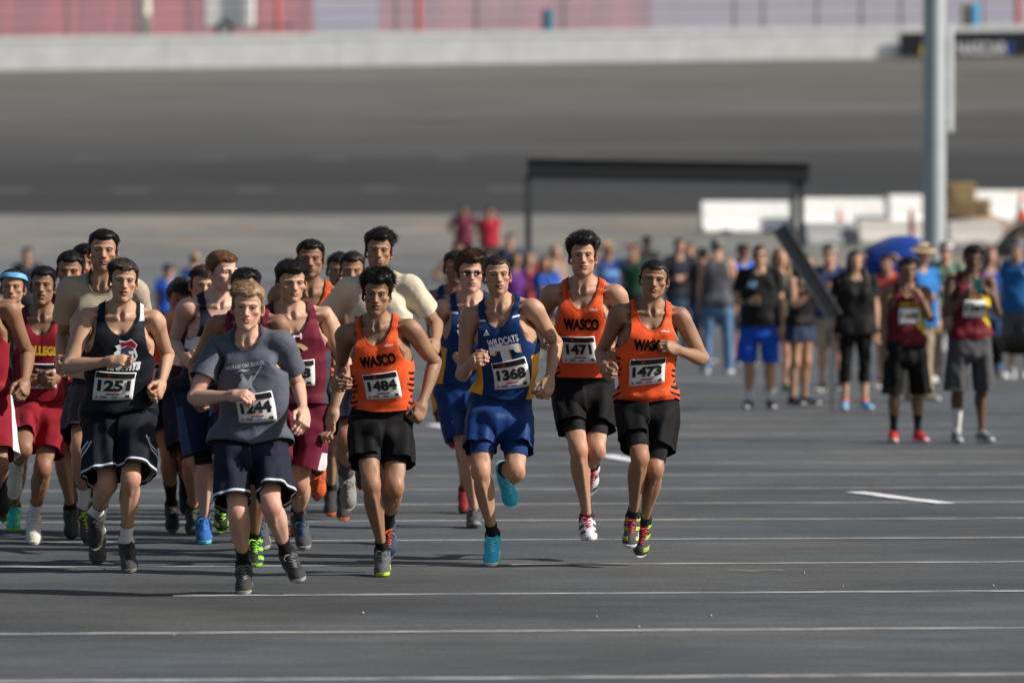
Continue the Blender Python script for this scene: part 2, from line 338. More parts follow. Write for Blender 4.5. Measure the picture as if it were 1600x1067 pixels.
# ------------------------------------------------------------------ mesh utilities on triangle arrays
def cut(V, F, s, M=None):
    """split triangles along s = 0; returns V, F, side(+1/-1) per triangle, M"""
    V = np.asarray(V,float); s = np.where(np.abs(s) < 1e-7, 1e-7, s); pos = s > 0; pc = pos[F].sum(1)
    M = np.zeros(len(F),int) if M is None else M
    keep = (pc == 0)|(pc == 3); outF = [F[keep]]; side = [np.where(pc[keep] == 3,1,-1)]; outM = [M[keep]]
    X = F[~keep]; MX = M[~keep]
    if len(X):
        p = pos[X]; lone = np.where(p.sum(1) == 1, True, False); odd = np.argmax(p == lone[:,None], 1); r = np.arange(len(X))
        a = X[r,odd]; b = X[r,(odd+1)%3]; c = X[r,(odd+2)%3]
        E = np.concatenate([np.stack([a,b],1),np.stack([a,c],1)]); Es = np.sort(E,1); U,inv = np.unique(Es,axis=0,return_inverse=True); inv = inv.ravel()
        t = s[U[:,0]]/(s[U[:,0]]-s[U[:,1]]); NV = V[U[:,0]]+(V[U[:,1]]-V[U[:,0]])*t[:,None]
        i0 = inv[:len(X)]+len(V); i1 = inv[len(X):]+len(V); V = np.concatenate([V,NV])
        sd = np.where(lone,1,-1)
        outF += [np.stack([a,i0,i1],1), np.stack([i0,b,c],1), np.stack([i0,c,i1],1)]; side += [sd,-sd,-sd]; outM += [MX,MX,MX]
    return V, np.concatenate(outF), np.concatenate(side), np.concatenate(outM)
def compact(V, F):
    u,inv = np.unique(F, return_inverse=True); return V[u], inv.reshape(F.shape), u
def clip(V, F, s, M=None):
    V,F,sd,M = cut(V,F,s,M); F = F[sd > 0]; M = M[sd > 0]; V,F,_ = compact(V,F); return V,F,M
def normals(V, F):
    n = np.cross(V[F[:,1]]-V[F[:,0]], V[F[:,2]]-V[F[:,0]]); N = np.zeros_like(V)
    for i in range(3): np.add.at(N, F[:,i], n)
    return N/(np.linalg.norm(N,axis=1,keepdims=True)+1e-12)
def smooth(V, F, it=2, lam=.5):
    E = np.concatenate([F[:,[0,1]],F[:,[1,2]],F[:,[2,0]]]); E = np.concatenate([E,E[:,::-1]]); deg = np.bincount(E[:,0],minlength=len(V))[:,None]+1e-9
    for _ in range(it):
        A = np.zeros_like(V); np.add.at(A,E[:,0],V[E[:,1]]); V = V+lam*(A/deg-V)
    return V
def decimate(V, F, ratio):
    me = mesh_np('tmp',V,F,[]); o = bpy.data.objects.new('tmp',me); COL.objects.link(o); md = o.modifiers.new('d','DECIMATE'); md.ratio = ratio
    dg = bpy.context.evaluated_depsgraph_get(); ev = o.evaluated_get(dg); m2 = ev.to_mesh(); m2.calc_loop_triangles()
    V2 = np.zeros(len(m2.vertices)*3,np.float32); m2.vertices.foreach_get('co',V2); F2 = np.zeros(len(m2.loop_triangles)*3,np.int32); m2.loop_triangles.foreach_get('vertices',F2)
    ev.to_mesh_clear(); bpy.data.objects.remove(o); bpy.data.meshes.remove(me); return V2.reshape(-1,3).astype(float), F2.reshape(-1,3)
def join(*parts):
    Vs,Fs,n = [],[],0
    for V,F in parts: Vs.append(V); Fs.append(F+n); n += len(V)
    return np.concatenate(Vs), np.concatenate(Fs)
_nk = np.random.default_rng(3).normal(size=(40,3)); _nk /= np.linalg.norm(_nk,axis=1)[:,None]; _np = np.random.default_rng(4).uniform(0,6.28,40)
def wav(P, freq, seed=0, n=7, aniso=(1,1,1)):
    """cheap smooth noise, about -1..1"""
    P = P*np.array(aniso); o = np.zeros(len(P))
    for i in range(n):
        q = (i*5+seed*3)%40; o += np.sin(P@_nk[q]*freq*(.7+.12*((i*7+seed)%6))+_np[(q+seed)%40]+seed)
    return o/n*1.6

# ------------------------------------------------------------------ build the template pieces once
NECKZ = 1.495
wrs = {s: (J['wr'+'LR'[s<0]]-UA*np.array([s,1,1])*.012, UA*np.array([s,1,1])) for s in (1,-1)}
def make_body(h):
    F_ = Field((-.62,-.26,-.01),(.62,.2,1.60),h); full(F_, None, False); V,F = F_.mesh(); V = smooth(V,F,1,.4)
    V,F,_ = clip(V,F,NECKZ-V[:,2])
    for s in (1,-1):
        o,w = wrs[s]; V,F,_ = clip(V,F,np.maximum(-((V-o)@w),.30-np.abs(V[:,0])))
    return V,F
def make_head(h):
    F_ = Field((-.13,-.15,1.44),(.13,.14,1.78),h); torso(F_); neckshoulders(F_); head(F_); V,F = F_.mesh(); V = smooth(V,F,1,.3)
    return clip(V,F,V[:,2]-NECKZ)[:2]
def make_hand(h,s,curl):
    o,w = wrs[s]; c = o+w*.08; F_ = Field(c-np.array([.14,.11,.14]),c+np.array([.14,.11,.14]),h); arm(F_,s); hand(F_,s,curl); V,F = F_.mesh()
    return clip(V,F,(V-o)@w)[:2]
_b = make_body(.0065); _h = make_head(.0026); _hd = {(s,c): make_hand(.0028,s,c) for s in (1,-1) for c in (1.0,.42)}
HEAD_HI = decimate(*_h,.45); HEAD_LO = decimate(*_h,.07)
BODY_HI = decimate(*_b,.40); BODY_LO = decimate(*_b,.09)
HAND_HI = {k: decimate(*v,.38) for k,v in _hd.items()}; HAND_LO = {k: decimate(*v,.08) for k,v in _hd.items()}
HEAD_BVH = BVHTree.FromPolygons([tuple(v) for v in HEAD_HI[0]], [tuple(int(i) for i in f) for f in HEAD_HI[1]])

# ---- skinning weights as a function of the rest position
BONES = ['pelvis','spine','chest','neck','head','uaL','faL','haL','uaR','faR','haR','thL','shL','foL','thR','shR','foR']; BI = {b:i for i,b in enumerate(BONES)}
def weights(P, kind='body'):
    n = len(P); W = np.zeros((n,17)); x,y,z = P.T
    arm_g = {'body':(.048,.085),'tee':(.058,.092),'torso':(.02,.03)}.get(kind,(.048,.085))
    wa = {}
    for s,sd in ((1,'L'),(-1,'R')):
        m = np.array([s,1,1]); d = P-J['sh'+sd]; nn = nrm(UA*m+np.array([.35*s,0,0])); inn = np.array([-math.cos(A40),0,-math.sin(A40)])*m
        tt = d@(UA*m); a = ss(-.045,.06,d@nn)*(1-ss(*arm_g,d@inn-.14*ss(.16,.30,tt)*(np.abs(x) > .24))) if kind not in ('shorts','vest') else np.zeros(n)
        if kind == 'vest': a = .75*ss(-.03,.09,d@nn)*(1-ss(.01,.05,d@inn))
        wa[sd] = a
        de = (P-J['el'+sd])@(UA*m); f = ss(-.04,.04,de); dw = (P-J['wr'+sd])@(UA*m); hh = ss(-.03,.012,dw)
        W[:,BI['ua'+sd]] = a*(1-f); W[:,BI['fa'+sd]] = a*f*(1-hh); W[:,BI['ha'+sd]] = a*f*hh
    lw = .016 if kind in ('body','tee') else .006+.028*ss(.80,.87,z); lr = ss(-1,1,x/lw)
    a0,a1 = (-.07,.09) if kind in ('body','tee') else (-.09,.10)
    wl = np.zeros(n)
    for s,sd in ((1,'L'),(-1,'R')):
        d = P-J['hip'+sd]; nn = nrm((.25*s,0,-1)); g = ss(a0,a1,d@nn)*(lr if s > 0 else 1-lr)
        k = ss(-.05,.05,J['kn'+sd][2]-z); f = ss(-.025,.03,J['an'+sd][2]-z)
        W[:,BI['th'+sd]] = g*(1-k); W[:,BI['sh'+sd]] = g*k*(1-f); W[:,BI['fo'+sd]] = g*k*f; wl += g
    # (pelvis and thighs share what the arms leave)
    at_ = np.clip(1-wa['L']-wa['R'],0,1); W[:,BI['thL']:] *= at_[:,None]; rest = at_*(1-np.clip(wl,0,1))
    zz = z-.5*np.minimum(y,.06)*(z > 1.4)
    hd = ss(1.497,1.553,zz); nk = ss(1.435,1.50,z)*(1-ss(.06,.11,np.abs(x)))
    ch = ss(1.10,1.27,z); pv = 1-ss(.98,1.13,z)
    W[:,BI['head']] = rest*hd; W[:,BI['neck']] = rest*(1-hd)*nk; r2 = rest*(1-hd)*(1-nk)
    W[:,BI['pelvis']] = r2*pv; W[:,BI['chest']] = r2*ch; W[:,BI['spine']] = r2*np.clip(1-pv-ch,0,1)
    return W/(W.sum(1,keepdims=True)+1e-9)
def shape(P, sp):
    """body build: thicker limbs and trunk, belly, hips, face proportions; acts in the rest pose on skin and clothes alike"""
    P = P.copy(); x,y,z = P.T
    b = sp.get('bulk',1.0); tb = sp.get('trunk',b); belly = sp.get('belly',0); face = sp.get('face',(1,1,1))
    tz = ss(.80,.92,z)*(1-ss(1.42,1.50,z)); armf = np.maximum(ss(.17,.23,np.abs(x))*(z > .9),0)
    f = 1+(tb-1)*tz*(1-armf); P[:,0] = x*f; P[:,1] = y*f
    if belly: P[:,1] -= belly*np.exp(-((z-1.06)/.13)**2)*np.exp(-(x/.14)**2)*(y < .02); P[:,0] *= 1+belly*1.2*np.exp(-((z-1.04)/.14)**2)*(1-armf)
    if sp.get('bust'): 
        for s in (1,-1): P[:,1] -= sp['bust']*np.exp(-(((z-1.29)/.06)**2+((x-s*.08)/.06)**2))*(y < 0)*(1-armf)
    if sp.get('hips'): P[:,0] *= 1+sp['hips']*np.exp(-((z-.90)/.13)**2)*(1-armf)
    if b != 1:
        for s,sd in ((1,'L'),(-1,'R')):
            m = np.array([s,1,1]); d = P-J['sh'+sd]; t = d@(UA*m); ax = J['sh'+sd]+np.outer(t,UA*m); w = armf*(np.sign(x) == s)*(1-ss(.50,.56,t)); P += (P-ax)*((b-1)*w)[:,None]
            w2 = (1-ss(.82,.92,z))*ss(.06,.12,z)*(np.sign(x) == s); P[:,0] += (P[:,0]-J['kn'+sd][0])*(b-1)*w2; P[:,1] += P[:,1]*(b-1)*w2
    hz = ss(1.51,1.55,z-.5*np.minimum(y,.06)); c = np.array([0,.0,1.60])
    k = np.array(face)-1; P += (P-c)*k*hz[:,None]
    j = sp.get('jaw',0); P[:,0] += P[:,0]*j*np.exp(-((z-1.55)/.03)**2)*hz
    nz = sp.get('nose',0); P[:,1] -= nz*np.exp(-(((x)/.014)**2+((z-1.602)/.018)**2))*(y < -.07)*hz
    if sp.get('open'): P[:,2] -= sp['open']*(1-ss(1.5655,1.5685,z))*hz*(y < -.02)
    if sp.get('chin'): P[:,2] -= sp['chin']*(1-ss(1.53,1.575,z))*hz
    return P

# ---- posing
def frame(axis, side):
    a = nrm(axis); s = np.asarray(side,float); s = nrm(s-a*np.dot(s,a)); return np.stack([s,np.cross(a,s),a],1)
def rotm(yaw=0, pitch=0, roll=0):
    """yaw>0 turns towards the viewer's right, pitch>0 looks down / leans forward, roll>0 tips towards the viewer's right"""
    return np.array(Matrix.Rotation(math.radians(yaw),3,'Z') @ Matrix.Rotation(math.radians(pitch),3,'X') @ Matrix.Rotation(math.radians(roll),3,'Y'))
X3,Y3,Z3 = np.eye(3)
class Pose:
    def __init__(s): s.R = {}; s.t = {}
    def set(s, b, rest, R, pos): s.R[b] = R; s.t[b] = pos-R@rest
    def apply(s, P, W):
        o = np.zeros_like(P)
        for b,i in BI.items():
            w = W[:,i]; k = w > 1e-4
            if k.any(): o[k] += w[k,None]*(P[k]@s.R[b].T+s.t[b])
        return o
def lift(A, px, L, sgn):
    """the point on the pixel's ray at distance L from A; sgn +1 towards the camera, -1 away, 0 level"""
    r = nrm(ray(*px)); oc = C0-A; b = oc@r; c = oc@oc-L*L; disc = b*b-c
    if disc <= 0 or sgn == 0: return C0+r*(-b)
    return C0+r*(-b-math.sqrt(disc)*sgn)
def solve(p):
    """p: dict of the pose.  Pixel joints are lifted to 3-D with the bone lengths; direction joints are used as they are."""
    S = p['H']/1.75; P = Pose(); hp = at(*p['hip'],p['d']) if 'hip' in p else np.array(p['hip3'])
    Rp = rotm(p.get('hy',0),p.get('hp',6),p.get('hr',0)); Rc = rotm(p.get('sy',0),p.get('lean',9),p.get('sr',0))
    if 'neck' in p:
        Lt = .54*S; nk = at(*p['neck'],p['d']-Lt*math.sin(math.radians(p.get('lean',9)))); ln = np.linalg.norm(nk-hp)
    else:
        ln = .54*S; nk = hp+Rc@Z3*ln*.55+Rp@Z3*ln*.45
    f = np.clip(ln/(np.linalg.norm(J['neck']-J['pelvis']+np.array([0,0,.03]))*S),.86,1.14); st = np.diag([1,1,f])
    wd = p.get('wide',1.0); S3 = np.diag([wd,1,1])
    P.set('pelvis',(J['hipL']+J['hipR'])/2,Rp@st*S,hp); P.set('chest',J['neck'],Rc@S3@st*S,nk)
    pm = (P.R['pelvis']@J['spine']+P.t['pelvis']+P.R['chest']@J['spine']+P.t['chest'])/2
    Rm = (Rp+Rc)/2; u,_,v = np.linalg.svd(Rm); P.set('spine',J['spine'],(u@v)@S3@st*S,pm)
    hs = p.get('hs',.955)*S*(1.70/p['H'])**.6; Rh = rotm(*p.get('head',(0,0,0))); u,_,v = np.linalg.svd(Rh*.5+Rc*.5); P.set('neck',J['neck'],(u@v)*S,nk)
    P.t['neck'] = P.t['neck']+Rc@np.array([0,-.006,.004])*S; P.set('head',J['head'],Rh@np.diag([1.06,.98,.935])*hs,P.R['neck']@J['head']+P.t['neck']+Rc@np.array([0,-.012,.008])*S)
    for s,sd in ((1,'L'),(-1,'R')):
        m = np.array([s,1,1]); sh = P.R['chest']@J['sh'+sd]+P.t['chest']+np.array(p.get('shr'+sd,(0,0,0)))
        def nxt(key, A, L, R0):
            q = p[key]
            if len(q) == 3 and abs(q[0])+abs(q[1]) > 5: return lift(A,q[:2],L,q[2])
            return A+nrm(R0@np.array(q,float))*L
        el = nxt('E'+sd,sh,L_UA*S,Rc); wr = nxt('W'+sd,el,L_FA*S,Rc)
        a1,a2 = el-sh,wr-el; hg = np.cross(nrm(a1),nrm(a2)); bend = np.linalg.norm(hg); df = np.cross(nrm(a1),Rc@np.array([0,-1,0]))
        hg = nrm(hg/(bend+1e-9)*min(1,bend*3)+nrm(df)*max(0,1-bend*3)); h0 = np.cross(UA*m,np.array([0,-1.,0]))
        Ru = frame(a1,hg)@frame(UA*m,h0).T; lu = np.clip(np.linalg.norm(a1)/L_UA/S,.8,1.2); lf = np.clip(np.linalg.norm(a2)/L_FA/S,.8,1.2)
        ax = lambda u_,l: np.eye(3)+(l-1)*np.outer(u_,u_)
        P.set('ua'+sd,J['sh'+sd],Ru@ax(UA*m,lu)*S,sh)
        tw = p.get('tw'+sd,0); Rf = frame(a2,hg)@frame(UA*m,h0).T; T = lambda a: np.array(Matrix.Rotation(math.radians(a)*s,3,Vector(nrm(a2))))
        P.set('fa'+sd,J['el'+sd],T(tw*.5)@Rf@ax(UA*m,lf)*S,el)
        Rha = T(tw)@Rf; b_ = p.get('wb'+sd,0)
        if b_: Rha = np.array(Matrix.Rotation(math.radians(b_),3,Vector(nrm(Rha@h0))))@Rha
        P.set('ha'+sd,J['wr'+sd],Rha*S*p.get('hands',1.0),wr)
        hip = P.R['pelvis']@J['hip'+sd]+P.t['pelvis']; kn = nxt('K'+sd,hip,L_TH*S,Rp); an = nxt('A'+sd,kn,L_SH*S,Rp)
        b1,b2 = kn-hip,an-kn; kx = np.cross(nrm(b1),nrm(b2)); bend = np.linalg.norm(kx); px_ = Rp@X3
        if kx@px_ < 0: kx = -kx
        kx = nrm(kx/(bend+1e-9)*min(1,bend*1.5)*.6+px_*(1-.6*min(1,bend*1.5)))
        r1 = nrm(J['kn'+sd]-J['hip'+sd]); r2 = nrm(J['an'+sd]-J['kn'+sd])
        P.set('th'+sd,J['hip'+sd],frame(b1,kx)@frame(r1,X3).T@ax(r1,np.clip(np.linalg.norm(b1)/np.linalg.norm(J['kn'+sd]-J['hip'+sd])/S,.8,1.2))*S,hip)
        P.set('sh'+sd,J['kn'+sd],frame(b2,kx)@frame(r2,X3).T@ax(r2,np.clip(np.linalg.norm(b2)/np.linalg.norm(J['an'+sd]-J['kn'+sd])/S,.8,1.2))*S,kn)
        q = p.get('T'+sd,(.06*s,-1,-.33))
        if abs(q[0])+abs(q[1]) > 5: to = lift(an,q[:2],.18*S,q[2])-an
        else: to = np.array(q,float)
        fx = kx-nrm(to)*np.dot(kx,nrm(to)); fx = X3 if np.linalg.norm(fx) < .3 else fx
        rf = nrm(J['to'+sd]-J['an'+sd])
        P.set('fo'+sd,J['an'+sd],frame(to,nrm(fx))@frame(rf,X3).T*S,an)
    P.S = S; return P
# ------------------------------------------------------------------ clothes, shoes and hair in the rest pose
def gfield(h=.009): return Field((-.5,-.3,.0),(.5,.3,1.62),h)
def tpl_vest():
    F_ = gfield(); g = lambda t: float(np.interp(t,[0,.2,.4,.7,.9,1],[.022,.022,.022,.008,.003,0])); torso(F_,growf=g); neckshoulders(F_)
    for s in (1,-1): arm(F_,s)
    F_.loft((0,0,.78),(0,0,.95),(1,0,0),[(0,.205,.150,0,0),(1,.195,.140,0,0)],.03,2.25)
    F_.D -= .007; V,F = F_.mesh(); V = smooth(V,F,3,.5)
    V,F,_ = clip(V,F,V[:,2]-.80); ax = np.abs(V[:,0]); xb = np.interp(V[:,2],[1.0,1.205,1.22,1.245,1.28,1.33,1.40,1.48,1.6],[.25,.25,.235,.175,.146,.130,.120,.119,.119])
    V,F,_ = clip(V,F,xb-ax)
    fr = ss(.05,-.03,V[:,1]); rz = .045+.085*fr; V,F,_ = clip(V,F,(V[:,0]/.088)**2+(np.minimum(V[:,2]-1.495,.02)/rz)**2-1)
    return V,F
def tpl_tee(sleeve=.175):
    F_ = gfield(); g = lambda t: float(np.interp(t,[0,.2,.4,.7,.9,1],[.038,.038,.036,.014,.006,.002])); torso(F_,growf=g); neckshoulders(F_)
    F_.loft((0,0,.76),(0,0,.95),(1,0,0),[(0,.212,.155,0,0),(1,.208,.150,0,0)],.03,2.25)
    for s in (1,-1):
        sd = 'LR'[s<0]; m = np.array([s,1,1]); F_.loft(J['sh'+sd],J['el'+sd],(s*UA[2],0,-UA[0]),[(-.1,.046,.046,0,0),(.2,.056,.058,0,0),(.6,.064,.070,0,.002),(1.1,.072,.078,0,.002)],.028)
    F_.D -= .008; V,F = F_.mesh(); V = smooth(V,F,14,.5); V,F,_ = clip(V,F,V[:,2]-.78)
    for s in (1,-1):
        sd = 'LR'[s<0]; m = np.array([s,1,1]); d = V-J['sh'+sd]; V,F,_ = clip(V,F,np.maximum(np.maximum(sleeve-d@(UA*m),d@(np.array([-math.cos(A40),0,-math.sin(A40)])*m)-.125),.02-V[:,0]*s))
    fr = ss(.05,-.03,V[:,1]); rz = .035+.035*fr; V,F,_ = clip(V,F,(V[:,0]/.074)**2+(np.minimum(V[:,2]-1.49,.02)/rz)**2-1)
    return V,F
def tpl_shorts(loose=0.0, pants=False):
    F_ = gfield(); F_.loft((0,0,.80),(0,0,1.06),(1,0,0),[(0,.180+loose,.128+loose,0,0),(.4,.178+loose*.6,.125+loose*.6,0,-.004),(1,.150,.110,0,0)],.03,2.3)
    for s in (1,-1):
        F_.ell((s*.075,.065,.90),(.082,.068,.09),.03)
        if pants: F_.loft((s*.092,0,.95),(s*.097,.012,.03),(s,0,0),[(0,.09,.10,0,0),(.3,.088,.095,0,0),(.52,.073,.078,0,0),(.8,.068,.074,0,0),(1,.068,.078,0,0)],.03)
        else: F_.loft((s*.095,0,.96),(s*.113,-.002,.40),(s,0,0),[(0,.086+loose*.6,.105+loose,0,0),(.25,.089+loose*.6,.110+loose,.002,0),(.55,.087+loose*.8,.107+loose*1.2,.004+loose*.5,0),(1,.088+loose*.9,.110+loose*1.3,.006+loose*.7,0)],.012)
    V,F = F_.mesh(); V = smooth(V,F,3,.5)
    if pants: return clip(V,F,np.minimum(1.02-V[:,2],V[:,2]-.06))[:2]
    return clip(V,F,np.minimum(1.035-V[:,2],V[:,2]-.43))[:2]
GAR = {'vest':tpl_vest(),'tee':tpl_tee(),'shorts':tpl_shorts(),'baggy':tpl_shorts(.012),'pants':tpl_shorts(0,True)}
GAR_LO = {k: decimate(*v,.22) for k,v in GAR.items()}

def tpl_shoe():
    F_ = Field((.02,-.22,-.01),(.19,.13,.19),.005); x0 = .098
    F_.cap((x0-.004,.045,.045),(x0,-.02,.05),.038,.040,.02); F_.cap((x0,-.02,.045),(x0+.008,-.125,.03),.041,.036,.03); F_.ell((x0+.008,-.12,.025),(.046,.062,.040),.02); F_.ell((x0-.004,.05,.055),(.036,.036,.055),.02)
    F_.cap((x0-.004,.03,.07),(x0-.004,.022,.115),.042,.040,.02)
    V,F = F_.mesh(); V = smooth(V,F,2,.5); V,F,_ = clip(V,F,V[:,2]-.014); V,F,_ = clip(V,F,.098+.25*np.abs(V[:,1]-.02)-V[:,2])
    return V,F
SHOE = tpl_shoe(); SHOE_LO = decimate(*SHOE,.2)
def tpl_sole():
    """a shaped slab: heel flare, waist, ball, toe spring"""
    x0 = .098; T = np.array([.098,.085,.05,.0,-.05,-.10,-.14,-.165,-.182,-.188]); wl = np.array([.012,.030,.040,.038,.040,.046,.043,.034,.018,.006]); off = np.array([-.004,-.004,-.004,-.004,0,.006,.008,.008,.008,.008])
    n = len(T); V = []
    z0 = .004+np.maximum(0,(-.10-T)/.09)**2*.022+np.maximum(0,(T-.07)/.03)**2*.006; z1 = z0+np.interp(T,[-.19,-.1,.0,.1],[.018,.024,.028,.034])
    for zz,sc in ((z0,.93),(z0+.006,1.0),(z1-.004,1.02),(z1,.97)):
        for sgn in (1,-1):
            for i in range(n): V.append((x0+off[i]+sgn*wl[i]*sc,T[i],zz[i]))
    V = np.array(V); F = []; q = lambda l,sg,i: l*2*n+(0 if sg > 0 else n)+i
    def quad(a,b,c,d): F.append((a,b,c)); F.append((a,c,d))
    for i in range(n-1):
        for l in range(3):
            quad(q(l,1,i),q(l,1,i+1),q(l+1,1,i+1),q(l+1,1,i)); quad(q(l,-1,i+1),q(l,-1,i),q(l+1,-1,i),q(l+1,-1,i+1))
        quad(q(0,1,i+1),q(0,1,i),q(0,-1,i),q(0,-1,i+1)); quad(q(3,1,i),q(3,1,i+1),q(3,-1,i+1),q(3,-1,i))
    for l in range(3): quad(q(l,1,0),q(l+1,1,0),q(l+1,-1,0),q(l,-1,0)); quad(q(l,1,n-1),q(l,-1,n-1),q(l+1,-1,n-1),q(l+1,1,n-1))
    F = np.array(F); return V, F[:,::-1]
SOLE = tpl_sole()
_sb = BVHTree.FromPolygons([tuple(v) for v in SHOE[0]],[tuple(int(i) for i in f) for f in SHOE[1]])
def tpl_laces():
    m = MB(); x0 = .098
    top = lambda x,y: (_sb.ray_cast(Vector((x,y,.3)),Vector((0,0,-1)))[0] or Vector((x,y,.07))) + Vector((0,-.001,.002))
    for i in range(5):
        y = -.022-i*.020; w = .020-.0015*i
        m.tube([top(x0+.003-w,y),top(x0+.003,y-.004),top(x0+.003+w,y)],.0032,5); m.tube([top(x0+.003-w,y),top(x0+.003,y-.012),top(x0+.003+w,y-.02)],.0028,5)
    for s in (1,-1): m.tube([(x0,-.03,.098),(x0+s*.02,-.042,.112),(x0+s*.036,-.05,.100),(x0+s*.03,-.055,.086)],.0030,5)
    V = np.array(m.v); F = []
    for f in m.f:
        for i in range(1,len(f)-1): F.append((f[0],f[i],f[i+1]))
    return V,np.array(F)
LACE = tpl_laces()

def hairline(P, low=0.0, back=0.0):
    x,y,z = P.T; zl = np.interp(y,[-.12,-.07,-.045,-.02,-.004,.012,.03,.045,.07,.12],[1.698,1.697,1.684,1.662,1.630,1.640,1.640,1.60,1.572-back,1.568-back])
    return z-zl-.010*np.exp(-((np.abs(x)-.045)/.012)**2)*(y < -.045)+low
_scN = normals(*HEAD_HI)
HAIR_STYLES = {  # cap thickness top/side, lumpiness, strand length top/side, comb direction, lift, curl, count
 'buzz':   dict(top=.006,side=.003,lump=.001,lt=.006,ls=.003,comb=(0,-.5,.0),lift=.15,curl=0,n=3000,w=.0024),
 'short':  dict(top=.016,side=.004,lump=.004,lt=.014,ls=.005,comb=(.4,-.7,.0),lift=.12,curl=.2,n=3200,w=.0024),
 'quiff':  dict(top=.030,side=.005,lump=.008,lt=.026,ls=.007,comb=(.8,-.1,.3),lift=.2,curl=.35,n=3200,w=.0024),
 'messy':  dict(top=.032,side=.010,lump=.011,lt=.036,ls=.012,comb=(.5,-.3,.3),lift=.35,curl=.6,n=3200,w=.0024),
 'curly':  dict(top=.034,side=.008,lump=.012,lt=.020,ls=.007,comb=(0,0,.15),lift=.3,curl=1.3,n=3400,w=.0024),
 'fringe': dict(top=.020,side=.012,lump=.007,lt=.060,ls=.035,comb=(.5,-.8,-.35),lift=.25,curl=.3,n=3000,w=.0024),
 'part':   dict(top=.019,side=.006,lump=.005,lt=.030,ls=.007,comb=(-.9,-.15,.1),lift=.18,curl=.15,n=3200,w=.0024),
}
def make_hair(style, seed, lo=False, low=0.0):
    st = HAIR_STYLES[style]; r = np.random.default_rng(seed); V,F = HEAD_LO if lo else HEAD_HI
    N = normals(V,F); hl = hairline(V,low); Vc,Fc,_ = clip(V,F,hl+wav(V,260,seed)*.003)
    Nc = normals(Vc,Fc); h2 = hairline(Vc,low); tp = ss(1.655,1.725,Vc[:,2]+Vc[:,1]*-.15); th = (st['side']+(st['top']-st['side'])*tp)*ss(-.004,.016,h2)+.0008
    ear = np.exp(-(((Vc[:,1]-.018)/.02)**2+((Vc[:,2]-1.625)/.03)**2)); Vc[:,0] = np.where(ear > .2,np.sign(Vc[:,0])*np.minimum(np.abs(Vc[:,0]),.076),Vc[:,0])
    Nc = nrm_rows(smooth(Nc,Fc,6)); Vc = Vc+Nc*(th+st['lump']*wav(Vc,75,seed)*ss(.0,.02,h2)+st['lump']*.5*wav(Vc,190,seed+3)*tp)[:,None]
    # strands
    n = st['n']//(5 if lo else 1); a = np.linalg.norm(np.cross(Vc[Fc[:,1]]-Vc[Fc[:,0]],Vc[Fc[:,2]]-Vc[Fc[:,0]]),axis=1); a = a/a.sum(); fi = r.choice(len(Fc),n,p=a)
    b = r.dirichlet((1,1,1),n); p = (Vc[Fc[fi]]*b[:,:,None]).sum(1); nn = nrm_rows((Nc[Fc[fi]]*b[:,:,None]).sum(1)); t = ss(1.655,1.725,p[:,2]); hl = hairline(p,low); t = t*ss(0,.012,hl)
    ln = (st['ls']+(st['lt']-st['ls'])*t)*r.uniform(.55,1.1,n)*np.where(r.random(n) < .07,2.0,1.0); cb = np.array(st['comb'])*t[:,None]+np.array([0,.35,-.6])*(1-t[:,None]); cb = cb+r.normal(size=(n,3))*.22
    d = nn*(st['lift']*(.35+.65*t))[:,None]+cb; d = nrm_rows(d); cur = nrm_rows(r.normal(size=(n,3)))*st['curl']
    pts = [p-nn*.003]; q = p
    for k in range(3):
        dd = nrm_rows(d+cur*(k*.5)[None] if False else d+cur*(k*.5)+np.array([0,0,-.12])*k); q = q+dd*(ln/3)[:,None]; pts.append(q)
    wv = nrm_rows(np.cross(d,nn)+r.normal(size=(n,3))*.3); VV = []; wd = st['w']*(2 if lo else 1)*r.uniform(.6,1.2,n)
    for k,f in enumerate((1,.9,.65,.12)): VV += [pts[k]-wv*(wd*f/2)[:,None],pts[k]+wv*(wd*f/2)[:,None]]
    VV = np.stack(VV,1).reshape(-1,3); base = np.arange(n)[:,None]*8; FF = np.concatenate([base+np.array(q_) for q_ in ((0,1,3),(0,3,2),(2,3,5),(2,5,4),(4,5,7),(4,7,6))])
    return join((Vc,Fc),(VV,FF))
def nrm_rows(a): return a/(np.linalg.norm(a,axis=1,keepdims=True)+1e-9)
def tpl_long(seed=0, length=.34):
    F_ = Field((-.2,-.16,1.1),(.2,.22,1.80),.009); F_.ell((0,.028,1.678),(.090,.102,.095),.02); F_.ell((0,.06,1.58),(.098,.065,.13),.03); F_.ell((0,.078,1.42),(.12,.055,.17*length/.34),.04)
    for s in (1,-1): F_.cap((s*.075,.0,1.66),(s*.105,-.01,1.63-length*.8),.026,.035,.02)
    F_.ell((0,-.10,1.615),(.062,.09,.088),.012,sub=True); V,F = F_.mesh(); N = normals(V,F); V = V+N*(wav(V,70,seed,aniso=(1,1,.25))*.007)[:,None]; return V,F
